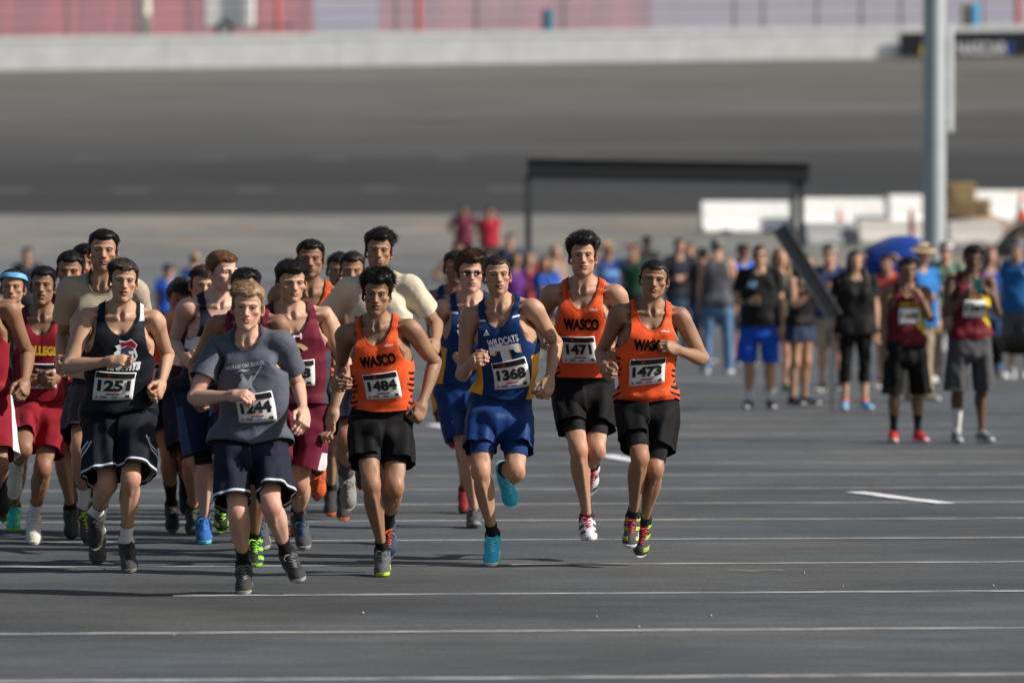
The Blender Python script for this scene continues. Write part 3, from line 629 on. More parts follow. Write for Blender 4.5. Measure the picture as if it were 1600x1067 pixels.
def tpl_cap(kind):
    m = MB()
    if kind == 'straw':
        prof = [(.0,1.775),(.05,1.772),(.075,1.755),(.088,1.715),(.092,1.695),(.13,1.690),(.165,1.675),(.166,1.672),(.13,1.685),(.09,1.689)]
        m.lathe([(r,z-0) for r,z in prof],28,(0,.015,0))
    else:
        prof = [(.001,1.768),(.04,1.764),(.072,1.742),(.088,1.712),(.093,1.680),(.092,1.668)]; m.lathe(prof,28,(0,.015,0))
        n = 12; b = [];
        for zoff in (0,-.005):
            for i in range(n+1):
                a = math.pi*(1+i/n); b.append((.078*math.cos(a),.0+.085*math.sin(a)*.95,1.680+zoff))
            for i in range(n+1):
                a = math.pi*(1+i/n); b.append((.082*math.cos(a),-.01+.165*math.sin(a),1.668-.012*abs(math.cos(a))+zoff+.004))
        k = n+1; fs = []
        for i in range(n): fs += [(i,i+1,k+i+1,k+i),(2*k+i+1,2*k+i,3*k+i,3*k+i+1),(k+i,k+i+1,3*k+i+1,3*k+i)]
        m.add(b,fs)
    V = np.array(m.v); F = []
    for f in m.f:
        for i in range(1,len(f)-1): F.append((f[0],f[i],f[i+1]))
    return V,np.array(F)
def tpl_band(z0, z1, off, tilt=.0):
    V,F = HEAD_LO if False else HEAD_HI; N = nrm_rows(smooth(normals(V,F),F,3)); zz = V[:,2]+V[:,1]*tilt
    V2,F2,_ = clip(V+N*off,F,np.minimum(zz-z0,z1-zz)); ok = np.abs(V2[F2].mean(1)[:,0]) < .09; return compact(V2,F2[ok])[:2]
def tpl_glasses(dark=True):
    m = MB()
    for s in (1,-1):
        n = 12; ring = [(s*.032+.021*math.cos(2*math.pi*i/n),-.101+.010*((.021*math.cos(2*math.pi*i/n)*s+.0)/.021)**1*(1 if True else 1)*.6,1.634+.0155*math.sin(2*math.pi*i/n)) for i in range(n)]
        m.add(ring+[(v[0],v[1]+.003,v[2]) for v in ring],[tuple(range(n)),tuple(range(2*n-1,n-1,-1))]+[(i,(i+1)%n,n+(i+1)%n,n+i) for i in range(n)])
        m.tube([(s*.053,-.095,1.638),(s*.072,-.05,1.640),(s*.083,.015,1.640)],.003,5)
    m.tube([(-.012,-.103,1.640),(0,-.106,1.642),(.012,-.103,1.640)],.0028,5)
    V = np.array(m.v); F = []
    for f in m.f:
        for i in range(1,len(f)-1): F.append((f[0],f[i],f[i+1]))
    return V,np.array(F)
GLASSES = tpl_glasses(); CAPS = {k: tpl_cap(k) for k in ('cap','straw')}; BANDS = {}
LONG = {}

# ---- face features (eyes, brows) as thin shells on the head
def face_parts():
    out = {'eye':[],'iris':[],'brow':[]}
    for s in (1,-1):
        cx,cz,cy = s*.031,1.6352,-.0712
        def surf(dx,dz,o=.0): return (cx+dx,cy-.0150*math.sqrt(max(.02,1-(dx/.0195)**2-(dz/.015)**2))-o,cz+dz)
        n = 14; top = []; bot = []
        for i in range(n+1):
            u = -1+2*i/n; dx = u*.0148; top.append(surf(dx,.0040*(1-u*u)**.7+.0006*s*u)); bot.append(surf(dx,-.0040*(1-u*u)**.8+.0006*s*u))
        V = top+bot; F = []
        for i in range(n): F += [(i,n+1+i,n+2+i),(i,n+2+i,i+1)]
        out['eye'].append((np.array(V),np.array(F)))
        m = 12; ir = [surf(0,.0003,.0006)]+[surf(.0062*math.cos(2*math.pi*i/m),max(-.0039,min(.0039,.0006+.0060*math.sin(2*math.pi*i/m))),.0006) for i in range(m)]
        out['iris'].append((np.array(ir),np.array([(0,1+(i+1)%m,1+i) for i in range(m)])))
        lv = []
        for i in range(n+1):
            u = -1+2*i/n; dx = u*.0158; z_ = .0042*(1-min(1,u*u))**.7+.0006*s*u; a = surf(dx,z_-.0004,.0010); lv += [a,(a[0],a[1]-.0004,a[2]+.0022)]
        F = []
        for i in range(n): F += [(2*i,2*i+2,2*i+3),(2*i,2*i+3,2*i+1)]
        out['iris'].append((np.array(lv),np.array(F)))
        bv = []; k = 12
        for i in range(k+1):
            u = i/k; x = s*(.0115+.041*u); z_ = 1.6488+.0075*math.sin(math.pi*min(1,u*.85+.08))-.0065*max(0,u-.55); w = .0040*(1-.65*u)*(.55+.45*min(1,u*5))
            for dz in (-w,w):
                h = HEAD_BVH.ray_cast(Vector((x,-.3,z_+dz)),Vector((0,1,0)))[0]; bv.append((x,(h.y if h else -.08)-.0016,z_+dz))
        F = []
        for i in range(k): F += [(2*i,2*i+2,2*i+3),(2*i,2*i+3,2*i+1)]
        out['brow'].append((np.array(bv),np.array(F)))
    return {k: join(*v) for k,v in out.items()}
FACE = face_parts()

def skin_tone(P, tone, hair_rgb, r, beard=0, lips=.62, opened=0):
    x,y,z = P.T; c = np.tile(np.array(tone),(len(P),1)); n = wav(P,22,1)*.08+wav(P,80,2)*.06; c *= (1+n)[:,None]
    red = .8*np.exp(-((np.abs(x)-.045)/.022)**2-((z-1.598)/.02)**2)*(y < -.04)+.9*np.exp(-(x/.016)**2-((z-1.60)/.016)**2)*(y < -.09)+1.0*(np.abs(x) > .077)*(z > 1.58)*(z < 1.66)
    knee = .6*np.exp(-((z-.50)/.05)**2)*(y < 0); red = np.clip(red+knee,0,1); c *= 1+red[:,None]*np.array([.10,-.13,-.16])
    lp = np.exp(-((z-1.5675)/.0085)**4)*np.exp(-(x/.0235)**6)*(y < -.08); c = c*(1-lp[:,None])+lp[:,None]*np.array(tone)*np.array([.93,lips,lips])
    ln = np.exp(-((z-1.5678)/(.0016+.0016*(opened > 0)))**2)*(1+.6*(opened > 0))*np.exp(-(x/.024)**4)*(y < -.08); c *= np.clip(1-.58*ln,.04,1)[:,None]
    hl = hairline(P); hs = ss(-.003,.004,hl)*(z > 1.5); c = c*(1-.85*hs[:,None])+.85*hs[:,None]*np.array(hair_rgb)
    if beard:
        b = beard*(np.exp(-((z-1.583)/.006)**2)*np.exp(-(x/.024)**4)*(y < -.085)+np.exp(-((z-1.54)/.018)**4)*(y < -.03)*.7+np.exp(-((z-1.56)/.03)**2)*(np.abs(x) > .035)*(y < .0)*.4)
        b = np.clip(b,0,.8)[:,None]; c = c*(1-b)+b*np.array(hair_rgb)
    return np.clip(c,0,1)

# ---- lettering
_txt = {}
def text_shape(s, bold=.0, font=None):
    k = (s,bold)
    if k in _txt: return _txt[k]
    cu = bpy.data.curves.new('t','FONT'); cu.body = s; cu.align_x = 'CENTER'; cu.align_y = 'CENTER'; cu.offset = bold; cu.resolution_u = 3
    o = bpy.data.objects.new('t',cu); COL.objects.link(o); dg = bpy.context.evaluated_depsgraph_get(); ev = o.evaluated_get(dg); me = ev.to_mesh(); me.calc_loop_triangles()
    V = np.zeros(len(me.vertices)*3,np.float32); me.vertices.foreach_get('co',V); F = np.zeros(len(me.loop_triangles)*3,np.int32); me.loop_triangles.foreach_get('vertices',F)
    ev.to_mesh_clear(); bpy.data.objects.remove(o); bpy.data.curves.remove(cu)
    V = V.reshape(-1,3).astype(float)[:,:2]; lo,hi = V.min(0),V.max(0); V = (V-(lo+hi)/2)/(hi-lo); F = F.reshape(-1,3); a = V[F]; cr = (a[:,1,0]-a[:,0,0])*(a[:,2,1]-a[:,0,1])-(a[:,1,1]-a[:,0,1])*(a[:,2,0]-a[:,0,0])
    F = np.where((cr < 0)[:,None],F[:,::-1],F); _txt[k] = (V,F); return _txt[k]
def refine(V, F, mx):
    """split long edges of a flat 2-D shape so it can bend"""
    for _ in range(5):
        L = np.stack([np.linalg.norm(V[F[:,i]]-V[F[:,(i+1)%3]],axis=1) for i in range(3)],1); e = L.argmax(1); big = L.max(1) > mx
        if not big.any(): break
        r = np.arange(len(F)); a,b,c = F[r,e],F[r,(e+1)%3],F[r,(e+2)%3]; k = np.where(big)[0]; mid = (V[a[k]]+V[b[k]])/2; idx = len(V)+np.arange(len(k)); V = np.concatenate([V,mid])
        F = np.concatenate([F[~big],np.stack([a[k],idx,c[k]],1),np.stack([idx,b[k],c[k]],1)])
    return V,F
def poly2(pts):
    from mathutils.geometry import tessellate_polygon
    V = np.array(pts,float); F = np.array(tessellate_polygon([[Vector((x,y,0)) for x,y in pts]])); a = V[F]; cr = (a[:,1,0]-a[:,0,0])*(a[:,2,1]-a[:,0,1])-(a[:,1,1]-a[:,0,1])*(a[:,2,0]-a[:,0,0])
    return V, np.where((cr < 0)[:,None],F[:,::-1],F)
# ------------------------------------------------------------------ one person
SKIN = attr_mat('skin',.52,.4,.10,160,sss=.12)
HAIRM = lambda c: mat('hair',c,.5,noise=.35,scale=60,spec=.35)
EYE = mat('eye_white_shaded',(.17,.15,.14),.4);  # eye white darkened, with the shade of the brow in its colour
PEOPLE = []
def gz(y): return float(np.interp(y,GY,GZ))
GY = [0,100,112,125,135,150,163,170]; GZ = [0,0,.08,.45,.90,1.50,1.95,2.40]
def garment(name, kind, seed, lo, hem=None, sp={}, zones=(), amp=1.0, top=None, trim=False):
    V,F = (GAR_LO if lo else GAR)[kind]; M = None
    if hem is not None:
        hw = 0 if kind in ('shorts','baggy') else .006*wav(V,18,seed)
        V,F,M = clip(V,F,V[:,2]-hem+hw)
    if top is not None: V,F,M = clip(V,F,top-V[:,2],M)
    N = normals(V,F); x,y,z = V.T
    if kind in ('shorts','baggy'):
        h = hem or .43; s = np.where(x > 0,1,-1); th = np.arctan2(y,x-s*.105); g = ss(1.02,h,z); ph = wav(np.stack([s*1.0,z*.3,x*0],1),3,seed)*1.5
        d = g*(.007*np.sin(4*th+ph+s)+.005*np.sin(7*th+2*ph+seed))*(1.0 if kind == 'shorts' else 1.3)+.004*wav(V,32,seed)+.003*wav(V,70,seed+2)+.004*wav(V,24,seed+5,aniso=(.4,.4,2))*(1-g)+.009*np.clip(1-np.abs(wav(V,15,seed+6,aniso=(1.3,1.3,.6)))*1.6,0,1)**2*ss(1.03,.95,z)
    elif kind == 'pants': d = .006*wav(V,26,seed,aniso=(1,1,2.2))*ss(1.0,.8,z)+.003*wav(V,55,seed)
    else:
        g = ss(1.30,1.0,z); d = .0035*wav(V,24,seed)+g*.007*wav(V,30,seed+1,aniso=(1,1,.35))+.0025*wav(V,60,seed+2)*(.4+g)
        rg = lambda f,sd,an: np.clip(1-np.abs(wav(V,f,sd,aniso=an))*1.6,0,1)**2
        d = d+.007*rg(20,seed+7,(1,1,.5))*g+.004*rg(26,seed+9,(.5,.5,1.6))*(1-.5*g)
        if kind == 'tee': d = (d*1.2+.004*wav(V,45,seed+4)+.008*rg(17,seed+8,(1,1,.7))*ss(1.40,1.25,z))*(1-.75*ss(.15,.19,np.abs(x)))
    V = V+N*(d*amp)[:,None]
    if kind == 'vest' and hem: k_ = 1-.09*ss(hem+.05,hem,V[:,2]); V[:,0] *= k_; V[:,1] *= k_
    mi = np.zeros(len(F),int)
    if kind in ('vest','tee') and trim:
        zones = list(zones)+[lambda Q: 1.0-((Q[:,0]/(.103 if kind == 'vest' else .090))**2+(np.minimum(Q[:,2]-1.495,.02)/((.052 if kind == 'vest' else .046)+(.090 if kind == 'vest' else .038)*ss(.05,-.03,Q[:,1])))**2)]
    for i,fn in enumerate(zones):
        V,F,sd,mi = cut(V,F,fn(V),mi); mi = np.where(sd > 0,i+1,mi)
    return V,F,mi
def person(label, pose, skin=(.30,.17,.10), hair=('short',(.012,.009,.008)), top=None, bottom=None, shoes=None, socks=None, lo=False, group=None, shape_=None, seed=1,
           decals=(), bib=None, stance=True, extras=(), curl=1.0, beard=0, tight=None, glasses=None, hat=None, band=None, lips=.54, look='person'):
    r = np.random.default_rng(seed); sp = dict(shape_ or {}); u_ = lambda a: float(r.uniform(-a,a)); fc = sp.get('face',(1,1,1))
    sp['face'] = (fc[0]+u_(.05),fc[1]+u_(.03),fc[2]+u_(.03)); sp.setdefault('jaw',u_(.09)); sp.setdefault('nose',u_(.006)); sp.setdefault('chin',u_(.006)); sp.setdefault('open',max(0,u_(.007)))
    if not lo: h_ = pose.get('head',(0,0,0)); pose['head'] = (h_[0]+u_(4),h_[1]+u_(3),h_[2]+u_(4))
    P = solve(pose); S = P.S
    def posed(V, kind): return P.apply(shape(V,sp),weights(V,kind))
    # shoes first: they settle the figure on the ground
    shoeV = {}
    low = 9
    for s,sd in ((1,'L'),(-1,'R')):
        for nm,(V,F) in (('sole',SOLE),):
            V2 = V*np.array([s,1,1]); q = V2@P.R['fo'+sd].T+P.t['fo'+sd]; low = min(low,q[:,2].min())
    py = P.t['pelvis']+P.R['pelvis']@J['pelvis']; g0 = gz(py[1])
    dz = (g0+.004-low) if stance else (max(0,g0+.004-low))
    for b in P.t: P.t[b] = P.t[b]+np.array([0,0,dz])
    base = np.array([py[0],py[1],g0]); root = empty('person',tuple(base)); tag(root,label,'person',group)
    def emit(name, V, F, mats, mi=None, parent=None, flip=False, tone=None):
        F = F[:,::-1] if flip else F; me = mesh_np(name,V-base,F,mats,mi)
        if tone is not None:
            at_ = me.color_attributes.new('tone','FLOAT_COLOR','POINT'); at_.data.foreach_set('color',np.concatenate([tone,np.ones((len(tone),1))],1).astype(np.float32).ravel())
        return link(name,me,parent or root)
    # body
    bd = BODY_LO if lo else BODY_HI; hd = HEAD_LO if lo else HEAD_HI; hn = HAND_LO if lo else HAND_HI
    ck = lambda c: 1.0 if c > .7 else .42
    cl,cr_ = (curl if hasattr(curl,'__len__') else (curl,curl))
    V,F = join(bd,hd,hn[(1,ck(cl))],hn[(-1,ck(cr_))])
    N = normals(V,F); z = V[:,2]; ax = np.abs(V[:,0]); cov = np.zeros(len(V))
    if top: cov = np.maximum(cov,ss(.85,.9,z)*(1-ss(1.36,1.42,z))*(1-ss(.11,.14,ax)*ss(1.2,1.24,z))*(1-ss(.19,.22,ax)))
    if top and top['kind'] == 'tee':
        for s_ in (1,-1):
            d_ = V-J['sh'+'LR'[s_<0]]; cov = np.maximum(cov,(V[:,0]*s_ > .10)*ss(.17,.14,d_@(UA*np.array([s_,1,1])))*(z < 1.46)*(z > 1.0))
    if bottom: hm = bottom.get('hem',.43) if bottom['kind'] != 'pants' else .08; cov = np.maximum(cov,ss(hm+.02,hm+.08,z)*(1-ss(.98,1.05,z))*(ax < .3))
    tn = skin_tone(V,skin,hair[1] if hair else skin,r,beard,lips,sp['open']); V = V-N*((.018 if lo else .011)*cov)[:,None]; bk = 'tee' if top and top['kind'] == 'tee' else 'body'
    parts = [(posed(V,bk),F)]; tones = [tn]; mis = [np.zeros(len(F),int)]
    if not lo:
        hc = np.array(hair[1] if hair else (.02,.015,.01))
        for nm,mi_,col in (('eye',1,(.4,.38,.36)),('iris',2,(.012,.008,.006)),('brow',2,tuple(hc*.75+np.array(skin)*.20))):
            Vf,Ff = FACE[nm]; parts.append((posed(Vf,'body'),Ff)); tones.append(np.tile(np.array(col),(len(Vf),1))); mis.append(np.full(len(Ff),0 if nm != 'eye' else 1))
    V,F = join(*parts); emit('body',V,F,[SKIN,EYE],np.concatenate(mis),tone=np.concatenate(tones))
    # hair
    if hair:
        if hair[0] == 'long':
            if ('l',seed%3) not in LONG: LONG[('l',seed%3)] = tpl_long(seed%3,.30+.05*(seed%3))
            V,F = LONG[('l',seed%3)]
        else: V,F = make_hair(hair[0],seed,lo)
        emit('hair',P.apply(shape(V,sp),np.eye(17)[np.full(len(V),BI['head'])]),F,[HAIRM(hair[1])])
    hb = lambda V: P.apply(shape(V,sp),np.eye(17)[np.full(len(V),BI['head'])])
    if glasses: emit('sunglasses',hb(GLASSES[0]),GLASSES[1],[mat('dark_lens',(.01,.01,.012),.15)])
    if hat: emit('hat' if hat[0] == 'straw' else 'cap',hb(CAPS[hat[0]][0]*np.array([1.0,1.04,1])+np.array([0,0,hat[2] if len(hat) > 2 else .006])),CAPS[hat[0]][1],[fabric('hat_fabric',hat[1])])
    if band:
        if 'b' not in BANDS: BANDS['b'] = tpl_band(1.683,1.712,.012,.18)
        V,F = BANDS['b']; emit('headband',hb(V+nrm_rows(V-np.array([0,.01,1.66]))*.010),F,[fabric('headband_fabric',band)])
    # clothes
    tops = None
    if bottom:
        V,F,mi = garment('b',bottom['kind'],seed+11,lo,bottom.get('hem'),sp,bottom.get('zones',()),bottom.get('amp',1),bottom.get('top'))
        o = emit(bottom.get('name','shorts'),posed(V,'shorts'),F,[fabric('shorts_fabric',c,bottom.get('rough',.8)) for c in bottom['cols']],mi)
        if not lo: md = o.modifiers.new('thickness','SOLIDIFY'); md.thickness = .003; md.offset = -1
        gb = (V,F)
    if tight:
        Vb,Fb = (BODY_LO if lo else BODY_HI); V,F,_ = clip(Vb,Fb,np.minimum(Vb[:,2]-tight[0],.93-Vb[:,2])*1.0); ok = np.abs(V[F].mean(1)[:,0]) < .25; V,F,_ = compact(V,F[ok]); N = normals(V,F)
        emit('compression_shorts' if tight[0] > .45 else 'leggings',posed(V+N*(.006+.002*wav(V,40,seed))[:,None],'body'),F,[fabric('stretch_fabric',tight[1],.75)])
    if top:
        V,F,mi = garment('t',top['kind'],seed,lo,top.get('hem'),sp,top.get('zones',()),top.get('amp',1),trim=not lo)
        kind = 'vest' if top['kind'] == 'vest' else 'tee'
        wk = lambda Q: weights(Q,kind)
        o = emit(top.get('name','singlet'),P.apply(shape(V,sp),wk(V)),F,[fabric('shirt_fabric',c,top.get('rough',.7)) for c in list(top['cols'])+[top.get('trim',tuple(int(q*.78) for q in top['cols'][0]))]],mi)
        if not lo: md = o.modifiers.new('thickness','SOLIDIFY'); md.thickness = .003; md.offset = -1
        bvh = BVHTree.FromPolygons([tuple(v) for v in V],[tuple(int(i) for i in f) for f in F])
        def onto(UV, Fq, off, sm=0, mx=.02):
            UV,Fq = refine(UV,Fq,mx); ys = []
            for a,b in UV:
                h = bvh.ray_cast(Vector((a,-1,b)),Vector((0,1,0)))[0]; ys.append(h.y if h else np.nan)
            ys = np.array(ys); bad = np.isnan(ys)
            if bad.all(): ys[:] = -.12
            else: ys[bad] = ys[~bad].min() if True else 0
            Q = np.stack([UV[:,0],ys-off,UV[:,1]],1)
            if sm:
                A = np.stack([np.ones(len(UV)),UV[:,0],UV[:,0]**2,UV[:,1],UV[:,1]**2,UV[:,0]*UV[:,1]],1); co,_,_,_ = np.linalg.lstsq(A,ys,rcond=None); yy = A@co; Q[:,1] = yy-off-max(0,(yy-ys).max())*.7
            return Q,Fq
        for dcl in decals:
            V2,F2 = dcl['shape']; sx,sz = dcl['size']; UV = V2*np.array([sx,sz]); a = math.radians(dcl.get('rot',0)); UV = UV@np.array([[math.cos(a),math.sin(a)],[-math.sin(a),math.cos(a)]])+np.array(dcl['at'])
            Q,Fq = onto(UV,F2,dcl.get('off',.0045)+.0012); emit(dcl.get('name','chest_lettering'),P.apply(shape(Q,sp),wk(Q)),Fq,[mat('print',lin(dcl['col']),.85,spec=.15)])
        if bib:
            bx,bz,bw,bh,rot = bib.get('x',0),bib.get('z',1.13),.205,.150,math.radians(bib.get('rot',0)); nx,nz = 9,7
            R2 = np.array([[math.cos(rot),math.sin(rot)],[-math.sin(rot),math.cos(rot)]])
            UV = np.array([((i/nx-.5)*bw,(j/nz-.5)*bh) for j in range(nz+1) for i in range(nx+1)]); Fq = np.array([t for j in range(nz) for i in range(nx) for t in ((j*(nx+1)+i,j*(nx+1)+i+1,(j+1)*(nx+1)+i+1),(j*(nx+1)+i,(j+1)*(nx+1)+i+1,(j+1)*(nx+1)+i))])
            Q,Fq = onto(UV@R2+np.array([bx,bz]),Fq,.006,1,9); A = np.stack([np.ones(len(UV)),UV[:,0],UV[:,0]**2,UV[:,1],UV[:,1]**2,UV[:,0]*UV[:,1]],1); co,_,_,_ = np.linalg.lstsq(A,Q[:,1],rcond=None)
            crinkle = .0042*wav(Q,34,seed)
            Q[:,1] += crinkle
            bo = emit('bib',P.apply(shape(Q,sp),wk(Q)),Fq,[mat('bib_paper',(.74,.74,.73),.6)]);
            md = bo.modifiers.new('thickness','SOLIDIFY'); md.thickness = .0015; md.offset = -1
            def onbib(V2, size, pos, off):
                U = V2*np.array(size)+np.array(pos); A = np.stack([np.ones(len(U)),U[:,0],U[:,0]**2,U[:,1],U[:,1]**2,U[:,0]*U[:,1]],1); y = A@co; W_ = U@R2+np.array([bx,bz]); return np.stack([W_[:,0],y-off,W_[:,1]],1)
            sq = np.array([(-.5,-.5),(.5,-.5),(.5,.5),(-.5,.5)]); sqf = np.array([(0,1,2),(0,2,3)])
            def strip(name, size, pos, col, off):
                U,f_ = refine(sq*np.array(size),sqf,.03); q = onbib(U,(1,1),pos,off); emit(name,P.apply(shape(q,sp),wk(q)),f_,[mat('bib_ink',lin(col),.6)],parent=bo)
            if bib.get('head',True): strip('bib_header',(.197,.028),(0,.057),(22,22,24),.0042); strip('bib_header_mark',(.018,.018),(-.03,.057),(170,40,40),.006)
            tv,tf = text_shape(bib['n'],.05); tv,tf = refine(tv*np.array([bib.get('w',.168),.060]),tf,.03); q = onbib(tv,(1,1),(0,.003),.0048); emit('bib_number',P.apply(shape(q,sp),wk(q)),tf,[mat('bib_ink',lin((16,16,18)),.6)],parent=bo)
            for sz,ps,cl_ in (((.07,.008),(.0,-.042),(190,60,60)),((.035,.012),(-.045,-.058),(90,120,170)),((.03,.010),(.01,-.060),(90,120,190)),((.022,.014),(.075,-.055),(40,40,44)),((.012,.012),(-.082,-.058),(190,50,50))): strip('bib_sponsor_mark',sz,ps,cl_,.0044)
    # socks, shoes
    if socks:
        Vb,Fb = (BODY_LO if lo else BODY_HI)
        for s,sd in ((1,'L'),(-1,'R')):
            h = socks[0] if not hasattr(socks[0],'__len__') else socks[0][0 if s > 0 else 1]
            V,F,_ = clip(Vb,Fb,np.minimum(np.minimum(h-Vb[:,2],Vb[:,2]-.045),Vb[:,0]*s)); N = normals(V,F); emit('sock',posed(V+N*.005,'body'),F,[fabric('sock_fabric',socks[1])])
    if shoes:
        lc = LACE
        for s,sd in ((1,'L'),(-1,'R')):
            m = np.array([s,1,1]); fl = s < 0; T_ = lambda V: (V*m)@P.R['fo'+sd].T+P.t['fo'+sd]
            c = shoes if not isinstance(shoes,dict) else shoes[sd]
            V,F = SHOE_LO if lo else SHOE; mi = None; cols = [c[0]]
            if len(c) > 3:
                V,F,sdz,_ = cut(V,F,np.sin(V[:,1]*70+V[:,2]*90)*.02-.006+0*V[:,0]-(np.abs(V[:,0]-.098) < .022)*.1); mi = np.where(sdz > 0,1,0); cols.append(c[3])
            so_ = emit('shoe',T_(V),F,[mat('shoe_mesh',lin(k),.6,noise=.15,scale=80,bump=.4,bscale=300) for k in cols],mi,flip=fl)
            emit('sole',T_(SOLE[0]),SOLE[1],[mat('shoe_rubber',lin(c[1]),.7)],parent=so_,flip=fl).data.polygons.foreach_set('use_smooth',np.zeros(len(SOLE[1]),bool))
            if not lo: emit('laces',T_(LACE[0]),LACE[1],[mat('shoe_lace',lin(c[2]),.7)],parent=so_,flip=fl)
    root['_p'] = 0; del root['_p']
    PEOPLE.append((root,P)); return root,P
# ------------------------------------------------------------------ the setting
def asphalt(name, base, streak=.25, lo=.6, hi=1.35, bands=None, ax=1.0, tint=1.0):
    m = bpy.data.materials.new(name); m.use_nodes = True; nt = m.node_tree; b = nt.nodes['Principled BSDF']; L = nt.links.new
    tc = nt.nodes.new('ShaderNodeTexCoord')
    def noise(sc, scale, det=5, rough=.6):
        mp = nt.nodes.new('ShaderNodeMapping'); mp.inputs['Scale'].default_value = sc; L(tc.outputs['Object'],mp.inputs[0]); n = nt.nodes.new('ShaderNodeTexNoise'); n.inputs['Scale'].default_value = scale; n.inputs['Detail'].default_value = det; n.inputs['Roughness'].default_value = rough; L(mp.outputs[0],n.inputs['Vector']); return n.outputs[0]
    def rng_(v, a, b_, c, d):
        r = nt.nodes.new('ShaderNodeMapRange'); L(v,r.inputs[0]); r.inputs[1].default_value = a; r.inputs[2].default_value = b_; r.inputs[3].default_value = c; r.inputs[4].default_value = d; return r.outputs[0]
    def mul(a, b_):
        x = nt.nodes.new('ShaderNodeMath'); x.operation = 'MULTIPLY'; L(a,x.inputs[0])
        if isinstance(b_,(int,float)): x.inputs[1].default_value = b_
        else: L(b_,x.inputs[1])
        return x.outputs[0]
    big = rng_(noise((.22*ax,.30,1),1.0),.3,.7,lo,hi); st = rng_(noise((.55*ax,1.3,1),1.0,7,.68),.3,.7,1-streak,1+streak); gr = rng_(noise((1,1,1),42,4,.75),.3,.7,.62,1.42); fine = rng_(noise((2.2*ax,3.2,1),1.0,6),.35,.65,.90,1.12)
    v = mul(mul(mul(big,st),gr),fine)
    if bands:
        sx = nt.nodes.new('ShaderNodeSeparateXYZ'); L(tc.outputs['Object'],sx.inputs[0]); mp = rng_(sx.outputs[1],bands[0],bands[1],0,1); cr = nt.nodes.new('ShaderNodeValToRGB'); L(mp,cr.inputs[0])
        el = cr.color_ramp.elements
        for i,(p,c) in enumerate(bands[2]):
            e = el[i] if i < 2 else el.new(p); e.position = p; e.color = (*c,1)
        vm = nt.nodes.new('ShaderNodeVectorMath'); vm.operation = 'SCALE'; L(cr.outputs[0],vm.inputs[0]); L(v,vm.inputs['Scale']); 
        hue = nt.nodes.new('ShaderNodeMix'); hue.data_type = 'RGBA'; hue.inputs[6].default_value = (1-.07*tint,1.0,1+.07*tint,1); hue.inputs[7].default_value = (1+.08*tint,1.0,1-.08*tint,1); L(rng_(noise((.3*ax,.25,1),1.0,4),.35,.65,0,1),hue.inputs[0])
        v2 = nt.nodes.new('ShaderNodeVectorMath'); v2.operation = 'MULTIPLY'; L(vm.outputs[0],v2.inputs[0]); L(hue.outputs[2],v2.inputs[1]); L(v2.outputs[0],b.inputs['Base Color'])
    else:
        vm = nt.nodes.new('ShaderNodeVectorMath'); vm.operation = 'SCALE'; vm.inputs[0].default_value = base; L(v,vm.inputs['Scale']); L(vm.outputs[0],b.inputs['Base Color'])
    b.inputs['Roughness'].default_value = .85; b.inputs['Specular IOR Level'].default_value = .25
    bp = nt.nodes.new('ShaderNodeBump'); bp.inputs['Strength'].default_value = .35; bp.inputs['Distance'].default_value = .01; L(noise((1,1,1),45,4),bp.inputs['Height']); L(bp.outputs[0],b.inputs['Normal'])
    return m
def sheet(name, prof, x0, x1, m, nx=2, tilt=None):
    V = []; F = []; n = len(prof)
    for i in range(nx+1):
        x = x0+(x1-x0)*i/nx
        for y,z in prof: V.append((x,y,z+(tilt(x,y) if tilt else 0)))
    for i in range(nx):
        for j in range(n-1): a = i*n+j; F.append((a,a+n,a+n+1,a+1))
    me = bpy.data.meshes.new(name); me.from_pydata(V,[],F); me.update(); me.materials.append(m); me.polygons.foreach_set('use_smooth',[True]*len(F))
    return tag(link(name,me),kind='structure')
gprof = [(2,0),(100,0)]+[(y,gz(y)) for y in np.linspace(104,170,20)]
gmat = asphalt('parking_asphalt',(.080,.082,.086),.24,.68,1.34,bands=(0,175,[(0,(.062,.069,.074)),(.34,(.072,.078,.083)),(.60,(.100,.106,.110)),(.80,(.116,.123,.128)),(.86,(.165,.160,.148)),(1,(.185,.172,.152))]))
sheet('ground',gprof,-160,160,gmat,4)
tilt = lambda x,y: .5*(x/35)*np.clip((y-170)/27,0,1)
tz = lambda y: float(np.interp(y,[170,172,180,190,197],[2.40,2.62,4.20,6.30,7.85]))
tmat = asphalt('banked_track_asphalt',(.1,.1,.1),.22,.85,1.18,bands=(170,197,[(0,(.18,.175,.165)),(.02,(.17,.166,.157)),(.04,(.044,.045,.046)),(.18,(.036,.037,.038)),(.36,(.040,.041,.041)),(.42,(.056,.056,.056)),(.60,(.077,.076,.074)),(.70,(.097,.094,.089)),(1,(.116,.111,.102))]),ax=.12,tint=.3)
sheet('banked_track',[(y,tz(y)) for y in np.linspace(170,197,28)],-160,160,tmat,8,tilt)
# terrace, then an added slope coloured like the hazy sky behind the track
sheet('terrace',[(197.3,8.55),(215,8.6),(240,9.0)],-160,160,mat('terrace_gravel',(.26,.25,.27),.9,noise=.2,scale=.4),2,lambda x,y: .5*x/35)
sheet('hazy_sky_slope',[(240,9.0),(262,10.5),(300,14.5),(345,22),(420,30)],-260,260,mat('sky_haze_grey',(.27,.265,.31),.95,noise=.10,scale=.15),6,lambda x,y: .5*x/35)

